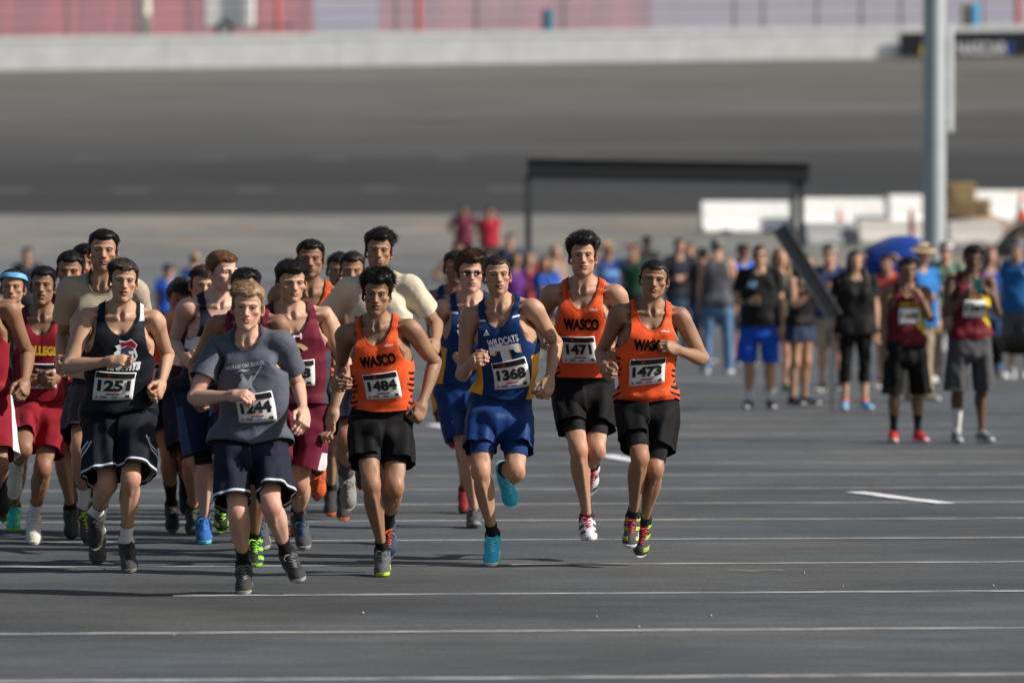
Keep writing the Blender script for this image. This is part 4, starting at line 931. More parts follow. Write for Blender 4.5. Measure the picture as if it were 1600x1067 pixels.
# worn lane dashes on the banking
dm_ = mat('faded_dash',(.054,.054,.053),.9,noise=.2,scale=2)
for py,xs in ((247,(140,328,517,705,895)),(297,(20,205,398,595,790))):
    lo_,hi_ = 170.0,197.0
    for _ in range(40):
        mid = (lo_+hi_)/2; h = at(800,py,mid)[2]; (lo_,hi_) = (mid,hi_) if tz(mid) < h else (lo_,mid)
    for px in xs:
        x = (px-800)/FPX*lo_; tl = lambda xx: .5*(xx/35)*np.clip((lo_-170)/27,0,1); m = MB(); m.add([(x-.55,lo_-.45,tz(lo_-.45)+tl(x-.55)+.012),(x+.55,lo_-.45,tz(lo_-.45)+tl(x+.55)+.012),(x+.55,lo_+.45,tz(lo_+.45)+tl(x+.55)+.012),(x-.55,lo_+.45,tz(lo_+.45)+tl(x-.55)+.012)],[(0,1,2,3)]); tag(m.build('track_dash',dm_),kind='structure')
# painted stall lines
line_mat = None
def paint(name, rgb, wear):
    m = bpy.data.materials.new(name); m.use_nodes = True; nt = m.node_tree; b = nt.nodes['Principled BSDF']; L = nt.links.new
    tc = nt.nodes.new('ShaderNodeTexCoord'); mp = nt.nodes.new('ShaderNodeMapping'); mp.inputs['Scale'].default_value = (.7,3,1); L(tc.outputs['Object'],mp.inputs[0])
    n = nt.nodes.new('ShaderNodeTexNoise'); n.inputs['Scale'].default_value = 3.5; n.inputs['Detail'].default_value = 8; n.inputs['Roughness'].default_value = .7; L(mp.outputs[0],n.inputs['Vector'])
    r = nt.nodes.new('ShaderNodeMapRange'); r.inputs[1].default_value = wear-.12; r.inputs[2].default_value = wear+.16; L(n.outputs[0],r.inputs[0])
    b.inputs['Base Color'].default_value = (*rgb,1); L(r.outputs[0],b.inputs['Alpha']); b.inputs['Roughness'].default_value = .8
    return m
pm = paint('worn_line_paint',(.46,.45,.43),.47); pw = paint('fresh_white_paint',(.78,.78,.78),.34); pdust = paint('spilled_dust',(.34,.32,.26),.56)
ys = [1056.6,983.5,925.7,880,841.7,811.5,786,763,742,723.5,707]; inv = [1/(y-372) for y in ys]
while len(inv) < 24: inv.append(inv[-1]+.000141)
SL = math.tan(math.radians(5.2))
def strip(name, m, p0, p1, w, z=.004, seg=24, wob=.008, seed=0):
    p0 = np.array(p0,float); p1 = np.array(p1,float); d = nrm(p1-p0); nn = np.array([-d[1],d[0]]); V = []; F = []
    for i in range(seg+1):
        c = p0+(p1-p0)*i/seg; ww = w*(1+.12*math.sin(i*2.3+seed)); o = nn*wob*math.sin(i*1.1+seed*2.1)
        V += [(*(c+nn*ww/2+o),z),(*(c-nn*ww/2+o),z)]
    for i in range(seg): F.append((2*i,2*i+1,2*i+3,2*i+2))
    me = bpy.data.meshes.new(name); me.from_pydata(V,[],F); me.update(); me.materials.append(m); o = link(name,me)
    return tag(o,kind='structure')
def slope_line(d, x0, x1, i):
    f = lambda x: d+(x-(1320-800)/FPX*d)*SL
    strip('painted_line',pm,(x1,f(x1)),(x0,f(x0)),.125,seed=i)
for i,iv in enumerate(inv):
    d = 16000*iv
    x0 = -40.0
    if i == 2: x0 = (275-800)/FPX*d
    if i == 1: x0 = (5-800)/FPX*d
    slope_line(d,x0,40,i)
    if i == 3: pass
for (a,b,w) in (((1336,770),(1478,788),.14),((944,712),(996,722),.16),((676,664),(706,670),.16)):
    da,db = ground_d(a[1]),ground_d(b[1]); strip('lane_dash',pw,((a[0]-800)/FPX*da,da),((b[0]-800)/FPX*db,db),w,.008,8,.01)
d_ = ground_d(893); strip('chalk_smudge',pdust,((1136-800)/FPX*d_,d_+.0),((1228-800)/FPX*d_,d_+.02),.13,.006,10,.04)
# cracks in the asphalt
cm = mat('crack_filler',(.028,.028,.03),.7)
def crack(pts, w):
    for i in range(len(pts)-1): pass
    m = MB(); V = []
    for i,(x,y) in enumerate(pts):
        m.v += [(x-w*(.6+.4*math.sin(i*1.7)),y,.0025),(x+w,y+.01,.0025)]
    for i in range(len(pts)-1): m.f.append((2*i,2*i+1,2*i+3,2*i+2)); m.m.append(0)
    tag(m.build('ground_crack',cm),kind='structure')
rr = random.Random(5)
def crackline(px0, py0, px1, py1, n=26, w=.012):
    d0,d1 = ground_d(py0),ground_d(py1); P = []
    for i in range(n+1):
        t = i/n; d = d0+(d1-d0)*t; P.append((((px0+(px1-px0)*t)-800)/FPX*d+rr.uniform(-.03,.03),d))
    crack(P,w)
pass
# small stones
for i in range(10):
    px = rr.uniform(20,1590); py = rr.uniform(815,1040); d = ground_d(py); r_ = rr.uniform(.006,.012); m = MB()
    vs_ = [(rr.uniform(.7,1.1)*r_*x,rr.uniform(.7,1.1)*r_*y,max(0,rr.uniform(.7,1.1)*r_*z+r_*.6)) for x,y,z in ((1,0,0),(-1,0,0),(0,1,0),(0,-1,0),(0,0,1),(0,0,-.6))]
    m.add(vs_,[(0,2,4),(2,1,4),(1,3,4),(3,0,4),(2,0,5),(1,2,5),(3,1,5),(0,3,5)])
    o = m.build('pebble',mat('stone',(.30,.29,.27),.8),loc=((px-800)/FPX*d,d,.0)); tag(o,'small pale pebble lying loose on the asphalt','pebble','loose pebbles on the asphalt')

# retaining wall along the top of the track
WX = [-60+i*6.0 for i in range(21)]
wm = mat('wall_concrete',(.80,.81,.80),.8,noise=.10,scale=1.3); wm2 = mat('wall_cap_paint',(.84,.85,.84),.7,noise=.08,scale=2)
wl = empty('retaining_wall',(0,197,7.85)); tag(wl,'long pale concrete retaining wall along the top of the banked track','wall')
for i in range(20):
    x0,x1 = WX[i],WX[i+1]-.015; z0,z1 = [7.85+.5*x/35 for x in (x0,x1)]; h0,h1 = [1.10-.003*x for x in (x0,x1)]; m = MB()
    m.add([(x0,196.9,z0-.4),(x1,196.9,z1-.4),(x1,197.3,z1-.4),(x0,197.3,z0-.4),(x0,196.9,z0+h0-.22),(x1,196.9,z1+h1-.22),(x1,197.3,z1+h1-.22),(x0,197.3,z0+h0-.22)],[(0,1,5,4),(1,2,6,5),(2,3,7,6),(3,0,4,7),(4,5,6,7)])
    o = m.build('wall_panel',wm,wl); o.matrix_parent_inverse = Matrix.Translation((0,-197,-7.85))
    m = MB(); m.add([(x0,196.885,z0+h0-.21),(x1,196.885,z1+h1-.21),(x1,197.4,z1+h1-.21),(x0,197.4,z0+h0-.21),(x0,196.885,z0+h0),(x1,196.885,z1+h1),(x1,197.4,z1+h1),(x0,197.4,z0+h0)],[(0,3,2,1),(0,1,5,4),(1,2,6,5),(2,3,7,6),(3,0,4,7),(4,5,6,7)])
    o = m.build('wall_cap',wm2,wl); o.matrix_parent_inverse = Matrix.Translation((0,-197,-7.85))
def wtop(px): x = (px-800)/FPX*197; return x,7.85+.5*x/35+1.10-.003*x
# banner on the wall
xa = (1405-800)/FPX*196.7; xb = xa+7.5; bn = empty('wall_banner',(xa,196.7,8.1)); tag(bn,'black banner with white lettering and coloured bars on the pale wall','banner')
m = MB(); zb = lambda x: 7.85+.5*x/35
m.add([(0,0,zb(xa)+.06-8.1),(xb-xa,0,zb(xb)+.06-8.1),(xb-xa,.06,zb(xb)+.06-8.1),(0,.06,zb(xa)+.06-8.1),(0,0,zb(xa)+.83-8.1),(xb-xa,0,zb(xb)+.83-8.1),(xb-xa,.06,zb(xb)+.83-8.1),(0,.06,zb(xa)+.83-8.1)],[(0,1,5,4),(1,2,6,5),(2,3,7,6),(3,0,4,7),(4,5,6,7),(0,3,2,1)])
m.build('banner_panel',mat('banner_black',(.012,.013,.016),.5),bn)
tv,tf = text_shape('NASCAR',.03); me = mesh_np('banner_lettering',np.stack([tv[:,0]*1.75+(1534-1405)/FPX*196.7,np.full(len(tv),-.02),tv[:,1]*.46+.24],1),tf,[mat('banner_white',(.75,.75,.76),.5)],smooth=False); link('banner_lettering',me,bn)
for k,(c,px) in enumerate((((.75,.55,.03),1437),((.55,.03,.04),1478),((.03,.10,.45),1572))):
    m = MB(); x = (px-1405)/FPX*196.7; m.add([(x,-.025,.02),(x+.14,-.025,.02),(x+.26,-.025,.47),(x+.12,-.025,.47)],[(0,1,2,3)]); m.build('banner_colour_bar',mat('banner_bar',c,.5),bn)
# catch fence posts and orange netting
steel = mat('fence_steel',(.16,.15,.16),.6,metal=.3); redp = mat('fence_post_red',(.50,.12,.10),.6)
for k,px in enumerate((-40,106,213,297,435,620,655,745,880,1147,1192,1276,1345,1407,1535,1590)):
    x,z = wtop(px); x *= 199/197; red = px in (655,1590,-40,435); p = empty('fence_post',(x,199,8.55)); m = MB(); m.tube([(0,0,0),(0,0,4.2)],.05 if not red else .11,8); m.build('post',redp if red else steel,p); m = MB(); m.tube([(0,0,4.1),(0,-.5,4.6)],.04,6); m.build('post_arm',steel,p)
    tag(p,('red painted fence post standing behind the pale wall' if red else 'thin dark fence post standing behind the pale wall'),'post','red fence posts above the track' if red else 'dark fence posts above the track')
def netting(name, rgb, hole):
    m = bpy.data.materials.new(name); m.use_nodes = True; nt = m.node_tree; b = nt.nodes['Principled BSDF']; b.inputs['Base Color'].default_value = (*rgb,1); b.inputs['Roughness'].default_value = .6; b.inputs['Alpha'].default_value = hole; return m
for px0,px1,rgb,al,lab in ((-60,490,(.62,.08,.07),.55,'translucent red plastic netting stretched behind the wall, the longer panel'),(592,1018,(.62,.13,.12),.36,'faded red plastic netting stretched behind the wall beside a bare gap'),(1018,1700,(.50,.34,.40),.12,'pale pinkish netting stretched behind the wall above the black banner')):
    x0,z0 = wtop(px0); x1,z1 = wtop(px1); n = 24; V = []; F = []
    for i in range(n+1):
        t = i/n; x = (x0+(x1-x0)*t)*206/197; sag = .04*math.sin(i*1.3); V += [(x-x0,.05*math.sin(i*.9),-.4),(x-x0,.04*math.sin(i*1.7+1),2.9+sag)]
        if i < n: F.append((2*i,2*i+2,2*i+3,2*i+1))
    me = bpy.data.meshes.new('safety_netting'); me.from_pydata(V,[],F); me.update(); me.materials.append(netting('netting_plastic',rgb,al)); o = link('safety_netting',me,loc=(x0,206,z0-.2)); tag(o,lab,'netting')
for k,zz in enumerate((.35,.75,1.2)):
    m = MB(); m.tube([(-60,0,-.8),(60,0,.9)],.016,5); o = m.build('fence_cable',steel,loc=(0,198.6,8.95+zz)); tag(o,'steel fence cable running along the top of the pale wall','cable','fence cables above the track')
# small trailer above the wall
x,z = wtop(358); tr = empty('utility_trailer',(x*200/197,200,z-.10)); tag(tr,'small white box trailer with one black wheel parked behind the wall','trailer')
m = MB(); m.box((-.80,-.6,.42),(.86,.6,1.75)); m.build('trailer_body',mat('trailer_white',(.78,.78,.76),.5),tr,bevel=.03)
m = MB(); m.tube([(-.12,-.66,.34),(-.12,-.86,.34)],.33,20); w_ = m.build('wheel',mat('tyre',(.02,.02,.02),.8),tr); m = MB(); m.tube([(-.12,-.85,.34),(-.12,-.88,.34)],.17,14); m.build('wheel_rim',mat('rim',(.5,.5,.5),.4,metal=.5),w_)
m = MB(); m.tube([(.86,0,.5),(2.3,0,.5)],.05,6); m.box((.86,-.15,.34),(1.0,.15,.5)); m.build('tow_bar',steel,tr)
for px,rgb,w,h,lab in ((228,(.72,.70,.60),.17,1.6,'cream plastic drum barrier standing behind the wall'),(856,(.03,.16,.22),.20,.95,'dark teal plastic barrel standing behind the wall'),(1508,(.20,.20,.08),.14,1.0,'olive barrel standing beside a bright blue barrel behind the wall'),(1521,(.03,.32,.60),.17,1.0,'bright blue plastic barrel standing behind the wall')):
    x,z = wtop(px); b_ = empty('plastic_barrel',(x*200.3/197,200.3,z-.12)); m = MB(); m.lathe([(0,0),(w,.0),(w*1.05,.05),(w,.12),(w,h*.45),(w*1.06,h*.5),(w,h*.55),(w,h-.1),(w*1.05,h-.05),(w*.9,h),(0,h)],16); m.build('barrel_shell',mat('barrel_plastic',rgb,.5),b_,smooth=True); m = MB(); m.lathe([(w*.25,h),(w*.25,h+.06),(0,h+.06)],10); m.build('barrel_lid',mat('barrel_lid',tuple(c*.7 for c in rgb),.5),b_); tag(b_,lab,'barrel')

# light pole with a sign seen edge-on
dP = 92; x = (1459.5-800)/FPX*dP; lp = empty('light_pole',(x,dP,0)); tag(lp,'tall grey steel light pole with a narrow upright sign on brackets','pole')
pole_m = mat('galvanised_steel',(.42,.45,.47),.45,metal=.35,noise=.06,scale=4)
m = MB(); m.lathe([(.186,0),(.184,3),(.172,9)],28); m.lathe([(.186,.0),(.30,.0),(.30,.03),(.19,.04)],24); m.build('pole_shaft',pole_m,lp,smooth=True)
m = MB(); m.box((.235,.28,3.52),(.335,.55,5.25)); m.build('sign_panel',mat('sign_back',(.72,.76,.77),.5),lp,bevel=.01)
for zz in (3.75,4.4,5.05):
    m = MB(); m.box((.05,.12,zz),(.234,.40,zz+.05)); m.build('bracket',pole_m,lp)

# dark flat-roofed shelter
dS = 97; X_ = lambda px,d: (px-800)/FPX*d
sh = empty('shade_shelter',(X_(1040,dS),dS,0)); tag(sh,'dark flat-roofed shade shelter on slim posts behind the crowd','shelter')
xl,xr = X_(820,dS)-sh.location.x,X_(1262,dS)-sh.location.x; zt = 1.8+(372-252)/FPX*dS
dk = mat('shelter_dark_metal',(.016,.018,.021),.5); 
m = MB(); m.box((xl,-.02,zt-.32),(xr,2.6,zt-.015),rot=Matrix.Rotation(math.radians(.9),3,'Y')); m.build('roof',dk,sh,bevel=.02)
m = MB(); m.box((xl-.02,-.06,zt+.0),(xr+.05,2.66,zt+.05),rot=Matrix.Rotation(math.radians(.9),3,'Y')); m.build('roof_lit_edge',mat('lit_edge_grey',(.20,.19,.18),.5,metal=.4),sh)  # added lighter strip; the sunlit top edge is put into its colour
for xx,yy in ((xl+.06,.06),(xr-.25,.06),(xr-.10,.40),(xl+.06,2.4)):
    m = MB(); m.box((xx-.055,yy-.055,0),(xx+.055,yy+.055,zt-.28-.016*xx)); m.build('post',mat('post_dark',(.05,.055,.06),.5),sh)
# long dark ramp panel slanting down among the crowd
dB = 59.0; a = at(1218,356,dB); b_ = at(1304,494,dB); lb = empty('loading_ramp',(float(b_[0]),dB,0)); tag(lb,'long dark grey ramp panel slanting down among the spectators','ramp')
off = np.array(lb.location); u_ = nrm(b_-a); w_ = np.cross(u_,[0,1,0]); L_ = float(np.linalg.norm(b_-a)); Rr = Matrix((Vector(u_),Vector(w_),Vector((0,1,0)))).transposed(); o_ = Vector(a-off)
def rbox(name, x0, x1, y0, y1, z0, z1, mm): m = MB(); m.box((x0,y0,z0),(x1,y1,z1)); m.v = [tuple(Rr@Vector(v)+o_) for v in m.v]; return m.build(name,mm,lb)
rp = mat('ramp_grey',(.075,.079,.085),.6); rbox('deck',0,L_,-.062,.062,0,.30,rp); rbox('side_rail',-.02,L_+.02,.064,.085,-.03,.04,mat('rail_grey',(.10,.105,.11),.5)); rbox('side_rail',-.02,L_+.02,-.085,-.064,-.03,.04,rp)
for k,(t,yy) in enumerate(((.97,.25),)):
    q = a-off+u_*(L_*t); m = MB(); m.box((q[0]-.014,yy-.014,0),(q[0]+.014,yy+.014,q[2]-.06)); m.build('prop_leg',rp,lb)

# white and grey concrete barriers, dirt, bales, cones
def barrier(loc, L, h, rgb, label, group, rz=.24):
    b = empty('concrete_barrier',loc,rz); tag(b,label,'barrier',group); pr = [(-.30,0),(-.30,.10),(-.17,.30),(-.10,h-.02),(-.08,h),(.08,h),(.10,h-.02),(.17,.30),(.30,.10),(.30,0)]; n = len(pr); m = MB()
    m.add([(0,y,z) for y,z in pr]+[(L,y,z) for y,z in pr],[(i,(i+1)%n,n+(i+1)%n,n+i) for i in range(n)]+[tuple(range(n)),tuple(range(2*n-1,n-1,-1))]); m.build('barrier_body',mat('barrier_paint',rgb,.8,noise=.07,scale=3),b)
    for xx in (.5,L-.8):
        m = MB(); m.box((xx,-.315,.0),(xx+.3,.315,.07)); m.build('drain_slot',mat('slot_dark',(.05,.05,.05),.9),b)
    m = MB(); m.tube([(L+.03,0,.1),(L+.03,0,h-.1)],.03,6); m.build('connecting_pin',steel,b)
def bx(px,d): return (px-800)/FPX*d
dK = 163
for k,(p0,p1,yb) in enumerate(((1095,1236,362),(1238,1384,357),(1387,1442,352),(1478,1640,345))):
    x0,x1 = bx(p0,dK),bx(p1,dK); zb_ = 1.8+(372-yb)/FPX*dK
    barrier((x0,dK-.3,zb_),(x1-x0)/math.cos(.24)-.06,.86,(.80,.80,.79),['bright white concrete barrier ending the row beside the shelter post','bright white concrete barrier joined to the row end behind the red cone','short white concrete barrier next to the light pole','long white concrete barrier behind the straw bales'][k],'white barriers along the track')
dJ = 152
for k,(p0,p1,yb) in enumerate(((1258,1335,383),(1340,1470,380),(1480,1570,382))):
    x0,x1 = bx(p0,dJ),bx(p1,dJ); zb_ = 1.8+(372-yb)/FPX*dJ
    barrier((x0,dJ,zb_),x1-x0-.05,.62,[(.28,.29,.30),(.46,.44,.41),(.42,.40,.38)][k],['dark grey concrete barrier in front of the white row','dusty tan-grey concrete barrier in front of the white row','dusty grey concrete barrier under the straw bales'][k],'grey barriers in front of the white row')
def mound(name, cx, cy, rx, ry, h, z0, m_, n=40, seed=0):
    V = []; F = []
    for i in range(n+1):
        for j in range(n+1):
            u,v = -1+2*i/n,-1+2*j/n; r_ = math.sqrt(u*u+v*v); q = np.array([[u*3,v*3,seed]]); V.append((u*rx,v*ry,h*max(0,1-r_*r_)**1.3*(1+.25*float(wav(q,3,seed)[0])+.12*float(wav(q,9,seed+2)[0]))-.12*(r_ > .93)))
    for i in range(n):
        for j in range(n): a_ = i*(n+1)+j; F.append((a_,a_+n+1,a_+n+2,a_+1))
    me = bpy.data.meshes.new(name); me.from_pydata(V,[],F); me.update(); me.materials.append(m_); me.polygons.foreach_set('use_smooth',[True]*len(F)); return tag(link(name,me,loc=(cx,cy,z0)),kind='structure')
dirt = mat('dry_dirt',(.24,.19,.14),.95,noise=.3,scale=1.5,bump=.5,bscale=6)
mound('dirt_mound',bx(1520,154),155.5,3.0,2.6,.85,gz(154)-.05,dirt,seed=1); mound('dirt_mound',bx(1640,144),146,1.5,2.0,1.0,gz(145)-.05,mat('dark_dirt',(.13,.10,.075),.95,noise=.35,scale=2,bump=.5,bscale=6),seed=2)
mound('dirt_strip',bx(1430,142),142,5.2,3.0,.10,gz(142)-.02,dirt,seed=3); mound('dirt_mound',bx(1362,157),157.5,.9,.8,.5,gz(157)-.05,dirt,seed=5)
def bale(loc, rz, label, s=(1.0,.48,.40)):
    b = empty('straw_bale',loc,rz); tag(b,label,'straw bale'); V = []; F = []; m = MB(); m.box((-s[0]/2,-s[1]/2,0),(s[0]/2,s[1]/2,s[2])); me_o = m.build('bale_block',mat('straw',(.26,.18,.085),.95,noise=.4,scale=14,bump=.9,bscale=30),b,bevel=.04)
    m = MB(); r_ = random.Random(int(loc[0]*100))
    for i in range(160):
        f = r_.choice((0,1,2)); p = Vector((r_.uniform(-s[0]/2,s[0]/2),-s[1]/2 if f else r_.uniform(-s[1]/2,s[1]/2),r_.uniform(0,s[2]) if f else s[2])); d = Vector((r_.uniform(-1,1),-r_.uniform(0,.7) if f else r_.uniform(-1,1),r_.uniform(-.3,.5))).normalized()*r_.uniform(.05,.14); w = Vector((0,.004,.006)); m.add([p-w,p+w,p+d+w*.4,p+d-w*.4],[(0,1,2,3)])
    tag(m.build('loose_straw',mat('straw_light',(.44,.33,.17),.9),b),kind='stuff')
    for xx in (-.25,.25):
        m = MB(); m.box((xx*s[0]-.008,-s[1]/2-.012,-.004),(xx*s[0]+.008,s[1]/2+.012,s[2]+.010)); m.build('twine',mat('twine',(.10,.07,.04),.9),b)
zb0 = 1.8+(372-338)/FPX*154.5
bale((bx(1511,154.5),154.5,zb0),.05,'lower straw bale lying on the dirt mound beside the light pole',(1.22,.55,.46)); bale((bx(1500,154.5),154.5,zb0+.47),.3,'upper straw bale set askew on top of the other bale',(.74,.5,.42))
# a plinth of packed dirt under the bales
m = MB(); m.lathe([(.95,0),(.85,.5),(.72,zb0-gz(154.5)-.02),(0,zb0-gz(154.5)-.01)],18); o = m.build('dirt_mound',dirt,loc=(bx(1511,154.5),154.6,gz(154.5)),smooth=True); tag(o,kind='structure')
def cone(px, py, d, h, label):
    p = at(px,py,d); c = empty('traffic_cone',tuple(p)); tag(c,label,'cone'); m = MB(); m.lathe([(.17*h/.7,.03),(.04*h/.7,h),(0,h)],16); m.build('cone_body',mat('cone_orange',(.75,.10,.03),.5),c,smooth=True); m = MB(); m.box((-.2*h/.7,-.2*h/.7,0),(.2*h/.7,.2*h/.7,.03)); m.build('cone_base',mat('cone_base',(.05,.04,.04),.7),c); m = MB(); m.lathe([(.125*h/.7,.27*h/.7),(.085*h/.7,.50*h/.7)],16); m.build('reflective_band',mat('band_white',(.75,.75,.75),.4),c,smooth=True)
cone(1313,345,158.5,.42,'small orange traffic cone against the white barriers'); cone(1597,346,148,.75,'taller orange traffic cone on the dark dirt pile')
p = at(834,398,120); sg = empty('pit_sign',(float(p[0]),120,gz(120))); tag(sg,'narrow upright red sign with a white band beside the shelter post','sign')
m = MB(); m.box((-.17,-.03,.15),(.17,.03,1.0)); m.build('sign_panel',mat('sign_red',(.55,.05,.05),.5),sg); m = MB(); m.box((-.12,-.036,.5),(.12,-.031,.62)); m.build('sign_band',mat('sign_white',(.75,.75,.75),.5),sg); m = MB(); m.box((-.03,-.02,0),(.03,.02,.15)); m.build('sign_foot',dk,sg)
p = at(1428,384,120); fp = empty('flag_pole',(float(p[0]),120,gz(120))); tag(fp,'thin dark red pole leaning slightly in front of the barriers','pole'); h_ = float(p[2])-gz(120)+.75
m = MB(); m.tube([(0,0,0),(-.06,0,h_)],.035,8); m.build('pole',mat('pole_red',(.20,.035,.04),.5),fp); m = MB(); m.tube([(-.05,0,h_-.5),(-.06,0,h_-.05)],.055,8); m.build('furled_flag',fabric('flag_red',(120,30,35)),fp)
# ------------------------------------------------------------------ the runners
BLACK = (.010,.008,.007); DKBR = (.022,.014,.009); BROWN = (.060,.032,.016); AUB = (.13,.055,.022); BLOND = (.23,.14,.065)
FAIR = (.52,.30,.22); LIGHT = (.46,.27,.18); TAN = (.36,.205,.125); MID = (.30,.165,.098); BRN = (.235,.125,.072); DARK = (.105,.056,.035)
ORANGE = (226,84,38); BLK = (11,11,13); MAROON = (100,22,44); CARD = (128,18,34); NAVY = (22,28,44); ROYAL = (9,47,98)
ab = lambda V: np.abs(V[:,0])
def side(w, z1=1.24, flare=.0): return lambda V: np.minimum(ab(V)-(w+flare*(z1-V[:,2])),z1-V[:,2])
def tiger(V): return np.minimum(np.minimum(ab(V)-.150-.01*np.sin(V[:,2]*60),1.20-V[:,2]),np.sin(V[:,2]*190+ab(V)*120)*.02)
def hband(z0, z1): return lambda V: np.minimum(V[:,2]-z0,z1-V[:,2])
def hemband(h, a=.012, b=.024): return lambda V: np.minimum(V[:,2]-h-a,h+b-V[:,2])
def outer(w): return lambda V: ab(V)-w
T = text_shape
def word(s, size, at_, col, rot=0, bold=.04, name='chest_lettering', off=.0045): return dict(shape=T(s,bold),size=size,at=at_,col=col,rot=rot,name=name,off=off)
def pol(pts, size, at_, col, name='chest_emblem', off=.0045, rot=0): return dict(shape=poly2(pts),size=size,at=at_,col=col,name=name,off=off,rot=rot)
SQ = [(-.5,-.5),(.5,-.5),(.5,.5),(-.5,.5)]
disc = [(.5*math.cos(a),.5*math.sin(a)) for a in np.linspace(0,2*math.pi,17)[:-1]]
WASCO = lambda r=0,dx=0: [word('WASCO',(.21,.064),(dx,1.285),(10,7,7),r,.06),word('wilson',(.05,.014),(.072,1.365),(225,225,225),r,.02,'maker_mark')]
def threebars(x, z, col=(225,228,235)): return [pol([(-.5,-.5),(-.15,-.5),(-.28,-.1),(-.44,-.3)],(.036,.03),(x,z),col,'maker_mark'),pol([(-.08,-.5),(.2,-.5),(-.08,.25),(-.24,.02)],(.036,.03),(x,z),col,'maker_mark'),pol([(.27,-.5),(.55,-.5),(.12,.55),(-.04,.32)],(.036,.03),(x,z),col,'maker_mark')]
RUN = 'runners in the race'
def R(label, **k):
    pose = dict(hp=8,lean=10); pose.update(k.pop('pose')); return person(label,pose,group=RUN,**k)

# 1244 grey tee
R('fair-haired runner in a grey school t-shirt wearing bib 1244', seed=21, skin=FAIR, hair=('part',BLOND), curl=(.42,1),
  pose=dict(d=28.7,H=1.70,hip=(391,700),neck=(388,536),sr=-5,sy=-8,hy=8,hr=3,head=(2,2,3),ER=(303,629,1),WR=(362,624,1),twR=20,EL=(466,609,-1),WL=(474,648,1),twL=30,KR=(372,812,1),AR=(381,884,-1),TR=(382,927,1),KL=(424,800,1),AL=(448,868,-1),TL=(466,908,1)),
  shape_=dict(bulk=.98,trunk=.96,face=(.98,1,1.03)), top=dict(kind='tee',cols=[(80,84,96)],hem=.93,name='t_shirt'), bottom=dict(kind='baggy',cols=[(24,28,44),(205,208,215)],hem=.58,zones=[hemband(.58)]),
  shoes=((40,40,42),(150,148,142),(120,120,120)), socks=(.215,(22,22,22)), bib=dict(n='1244',x=.02,z=1.135,rot=3),
  decals=[word('HERITAGE OAK SCHOOL',(.215,.019),(-.005,1.352),(196,198,204),4,.02),
    pol([(-.5,-.35),(-.42,.02),(-.2,.18),(-.3,.40),(-.15,.5),(-.05,.32),(.1,.1),(.26,.34),(.5,.30),(.44,.16),(.3,.10),(.28,-.12),(.42,-.42),(.30,-.5),(.15,-.2),(-.15,-.28),(-.3,-.5)],(.105,.115),(-.005,1.262),(168,172,180)),
    pol([(-.5,-.5),(-.47,-.53),(.53,.47),(.5,.5)],(.10,.12),(.035,1.285),(196,198,204),off=.0055), pol([(-.5,.1),(-.1,.5),(.4,.2),(.5,.4),(.1,.0),(-.2,.2)],(.07,.03),(-.015,1.322),(190,192,200))])
# 1251 navy knights
knight = [pol([(-.5,-.1),(-.34,.05),(-.46,.2),(-.25,.28),(-.3,.46),(.0,.42),(.2,.55),(.48,.3),(.4,.12),(.5,-.2),(.42,-.42),(.05,-.5),(-.34,-.45),(-.4,-.25)],(.120,.118),(.03,1.29),(222,226,232)),
  pol([(-.30,.36),(.0,.38),(.2,.48),(.42,.28),(.36,.14),(.0,.24),(-.16,.16)],(.118,.116),(.032,1.291),(168,24,44),off=.0056), pol([(-.2,.1),(.06,.22),(.3,.12),(.38,-.1),(.42,-.22),(.34,-.36),(.0,-.44),(-.22,-.38)],(.118,.116),(.031,1.29),(62,74,98),off=.0056),
  pol([(.1,.0),(.34,.04),(.36,-.1),(.14,-.12)],(.118,.116),(.031,1.29),(215,220,226),off=.0066), word('KNIGHTS',(.165,.048),(.03,1.212),(222,226,232),0,.075), word('CREEK',(.045,.014),(.055,1.17),(215,220,226),0,.03)]
R('brown-haired runner in a navy knight emblem singlet wearing bib 1251', seed=22, skin=(.42,.245,.160), hair=('part',DKBR), decals=knight,
  pose=dict(d=30.7,H=1.76,hip=(186,652),neck=(189,489),sr=2,sy=4,hy=-6,hr=-3,head=(6,3,4),ER=(106,574,1),WR=(170,566,1),twR=10,EL=(262,556,-1),WL=(252,602,1),KR=(168,760,1),AR=(150,800,-1),TR=(149,844,-.5),KL=(204,752,1),AL=(197,846,-1),TL=(202,888,1)),
  shape_=dict(bulk=.98,trunk=1.06,jaw=-.04,face=(.97,1,1.02)), top=dict(kind='vest',cols=[(15,19,30),(215,215,220)],hem=.90,zones=[lambda V: np.minimum(V[:,2]-1.43,V[:,0]-.05)]), bottom=dict(kind='baggy',cols=[(16,20,30),(200,204,212)],hem=.55,zones=[lambda V: np.minimum(np.minimum(ab(V)-.165,.74-V[:,2]),.007-np.abs(np.abs(V[:,2]-.65+.9*V[:,1])-.018)),hemband(.55,.015,.027)]),
  shoes=((52,50,50),(120,118,100),(40,40,44)), socks=(.20,(215,215,215)), bib=dict(n='1251',x=-.005,z=1.105,rot=-2))
